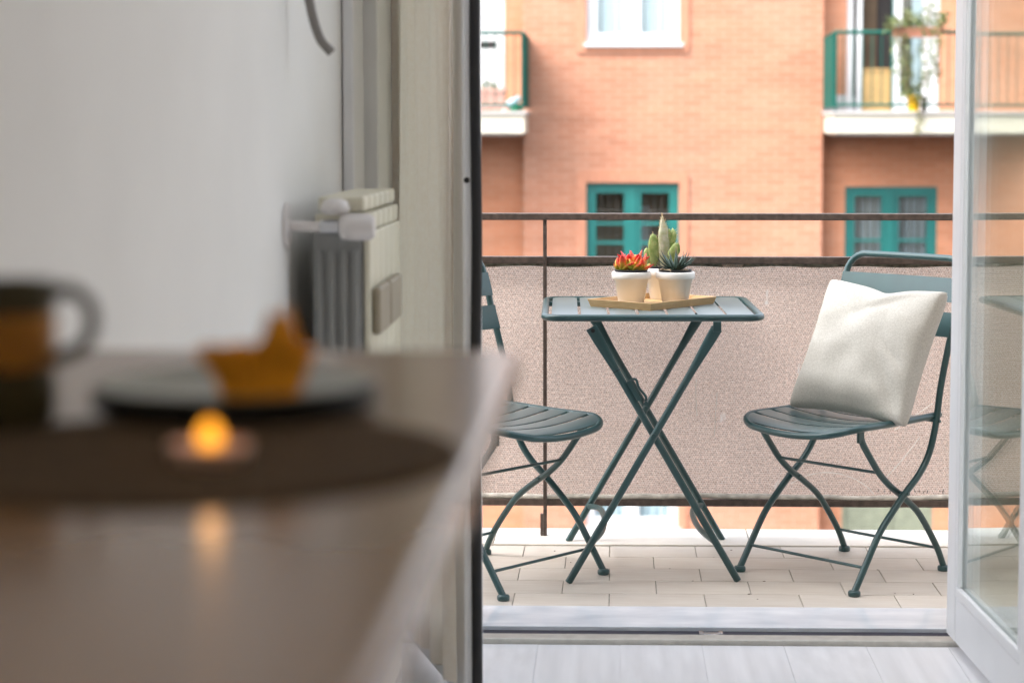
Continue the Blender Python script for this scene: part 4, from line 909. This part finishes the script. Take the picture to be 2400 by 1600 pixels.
g.sheet(nfn(-.012, .004), n_, 8, .002); g.sheet(nfn(.012, -.004), n_, 8, .002); g.build('cloth', M['napkin'], nk)
MB().sheet(lambda u, v: (-.028 + .06 * u, -.012 + .024 * v, .004 + .02 * math.sin(u * 3.14)), 10, 6, .002).build('fold', M['napkin'], nk)
# mug
mg = empty('mug', (-.367, 1.192, ZC), 0, 'small dark olive mug with an amber band and loop handle', 'mug'); mg.scale = (K, K, K)
MB().lathe([(.034, 0), (.040, .004), (.0425, .02), (.0425, .052)], (0, 0, 0), 40).build('body', M['mug'], mg)
MB().lathe([(.0425, .0522), (.0428, .056), (.0428, .092), (.0425, .096)], (0, 0, 0), 40).build('glaze_band', M['mug_band'], mg)
MB().lathe([(.0425, .0962), (.0432, .12), (.0428, .123), (.0405, .122), (.039, .10), (.036, .01), (.01, .008)], (0, 0, 0), 40).build('rim', M['mug'], mg)
MB().tube(spline([(.041, -.004, .113), (.058, -.006, .116), (.074, -.008, .104), (.076, -.008, .085), (.066, -.007, .068), (.042, -.004, .058)], 6), .0062, 12, rb=.005).build('handle', M['mug'], mg)
# candle
cn = empty('tealight_candle', (-.215, 1.053, zc2), 0, 'lit tealight in a small rose holder in front of the plates', 'candle'); cn.scale = (K, K, K)
MB().lathe([(.022, 0), (.026, .001), (.0295, .013), (.0275, .013), (.023, .006)], (0, 0, 0), 32).build('holder', M['holder'], cn)
MB().lathe([(.018, .004), (.0185, .005), (.0185, .0095), (.012, .0092)], (0, 0, 0), 28).build('wax', M['wax'], cn)
MB().tube([(0, 0, .009), (.0004, 0, .0125)], .0006, 6).build('wick', M['gasket'], cn)
MB().lathe([(.0006, .0105), (.0068, .012), (.0090, .0155), (.0088, .020), (.0060, .026), (.0005, .031)], (0, 0, 0), 18).build('flame', M['flame'], cn)
cl = bpy.data.lights.new('candle_light', 'POINT'); cl.energy = .0018; cl.color = (1, .48, .16); cl.shadow_soft_size = .006
clo = bpy.data.objects.new('candle_light', cl); COL.objects.link(clo); clo.parent = cn; clo.location = (0, 0, .043)

# ================================================================== RADIATOR AND WALL THINGS
rd = empty('radiator', (-.47, 3.68, .1), 0, 'column radiator on the left wall beside the door, valve at its near end', 'radiator')
nsec = 6; sl = .082
for i in range(nsec):
    y0 = 3.437 + i * sl; y1 = y0 + sl - .006
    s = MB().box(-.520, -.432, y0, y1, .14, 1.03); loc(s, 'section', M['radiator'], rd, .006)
    loc(MB().box(-.431, -.420, y0, y1, .14, 1.03), 'front_fin', M['radiator_lit'], rd, .003)
    loc(MB().box(-.515, -.424, y0 + .004, y1 - .004, 1.031, 1.062).box(-.51, -.430, y0 + .004, y1 - .004, 1.066, 1.092), 'top_grille', M['radiator_lit'], rd, .004)
for x in (-.505, -.484, -.463, -.443):
    loc(MB().box(x - .006, x + .004, 3.428, 3.4365, .16, 1.0), 'end_rib', M['radiator'], rd, .003)
loc(MB().box(-.53, -.42, 3.45, 3.92, .09, .139), 'foot_rail', M['radiator'], rd, .003)
loc(MB().box(-.557, -.519, 3.5, 3.52, .8, .84), 'wall_bracket', M['radiator'], rd); loc(MB().box(-.557, -.519, 3.84, 3.86, .8, .84), 'wall_bracket', M['radiator'], rd)
vb = loc(MB().lathe([(.012, 0), (.021, .004), (.023, .02), (.023, .05), (.018, .06)], (0, 0, 0), 24), 'valve_head', M['valve'], rd)
vb.matrix_parent_inverse = Matrix.Identity(4); vb.location = (-.468 + .47, 3.40 - 3.68, 1.042 - .1); vb.rotation_euler = (0, R(90), 0)
loc(MB().lathe([(.010, 0), (.02, .002), (.026, .01), (.02, .024), (.01, .028)], (-.476, 3.41, 1.062), 22), 'valve_cap', M['valve'], rd)
loc(MB().tube([(-.50, 3.40, 1.042), (-.468, 3.40, 1.042)], .0125, 14).tube([(-.478, 3.40, 1.042), (-.478, 3.436, 1.042)], .011, 12), 'valve_body', M['chrome'], rd)
loc(MB().tube([(-.556, 3.40, 1.045), (-.50, 3.40, 1.042)], .009, 12), 'pipe', M['valve'], rd)
loc(MB().tube([(-.559, 3.40, 1.045), (-.553, 3.40, 1.045)], .038, 28), 'rosette', M['valve'], rd)
hb = empty('humidifier', (-.41, 3.62, .85), 0, 'tan ceramic humidifier in two halves hooked on the radiator front', 'humidifier')
loc(MB().box(-.419, -.404, 3.452, 3.605, .852, .935), 'tank', M['tan'], hb, .006); loc(MB().box(-.419, -.404, 3.625, 3.80, .852, .935), 'tank', M['tan'], hb, .006)
loc(MB().box(-.419, -.410, 3.60, 3.63, .86, .93), 'joint', M['gasket'], hb)
t = MB().box(-.558, -.507, 4.31, 4.638, 0, 2.7).build('corner_casing', M['whitepvc'], None, .004, off=(-.54, 4.47, 0)); tag(t, 'white boxed casing on the wall between the radiator and the door frame', 'casing')
t = MB().box(-.558, -.535, 4.12, 4.29, .14, 2.7).build('pipe_casing', M['whitepvc'], None, .004, off=(-.547, 4.2, .14)); tag(t, 'white vertical pipe casing on the wall behind the radiator', 'pipe casing')
t = empty('hanging_cord', (-.53, 3.45, 2.2), 0, 'thick grey cord hanging down in a curve beside the curtain', 'cord')
loc(MB().tube(spline([(-.552, 3.44, 2.2), (-.545, 3.44, 1.8), (-.530, 3.44, 1.50), (-.520, 3.44, 1.42), (-.505, 3.44, 1.365), (-.484, 3.44, 1.338)], 8), .0082, 10), 'rope', M['cord'], t)
loc(MB().tube([(-.559, 3.44, 2.2), (-.545, 3.44, 2.2)], .012, 12), 'hook', M['chrome'], t)
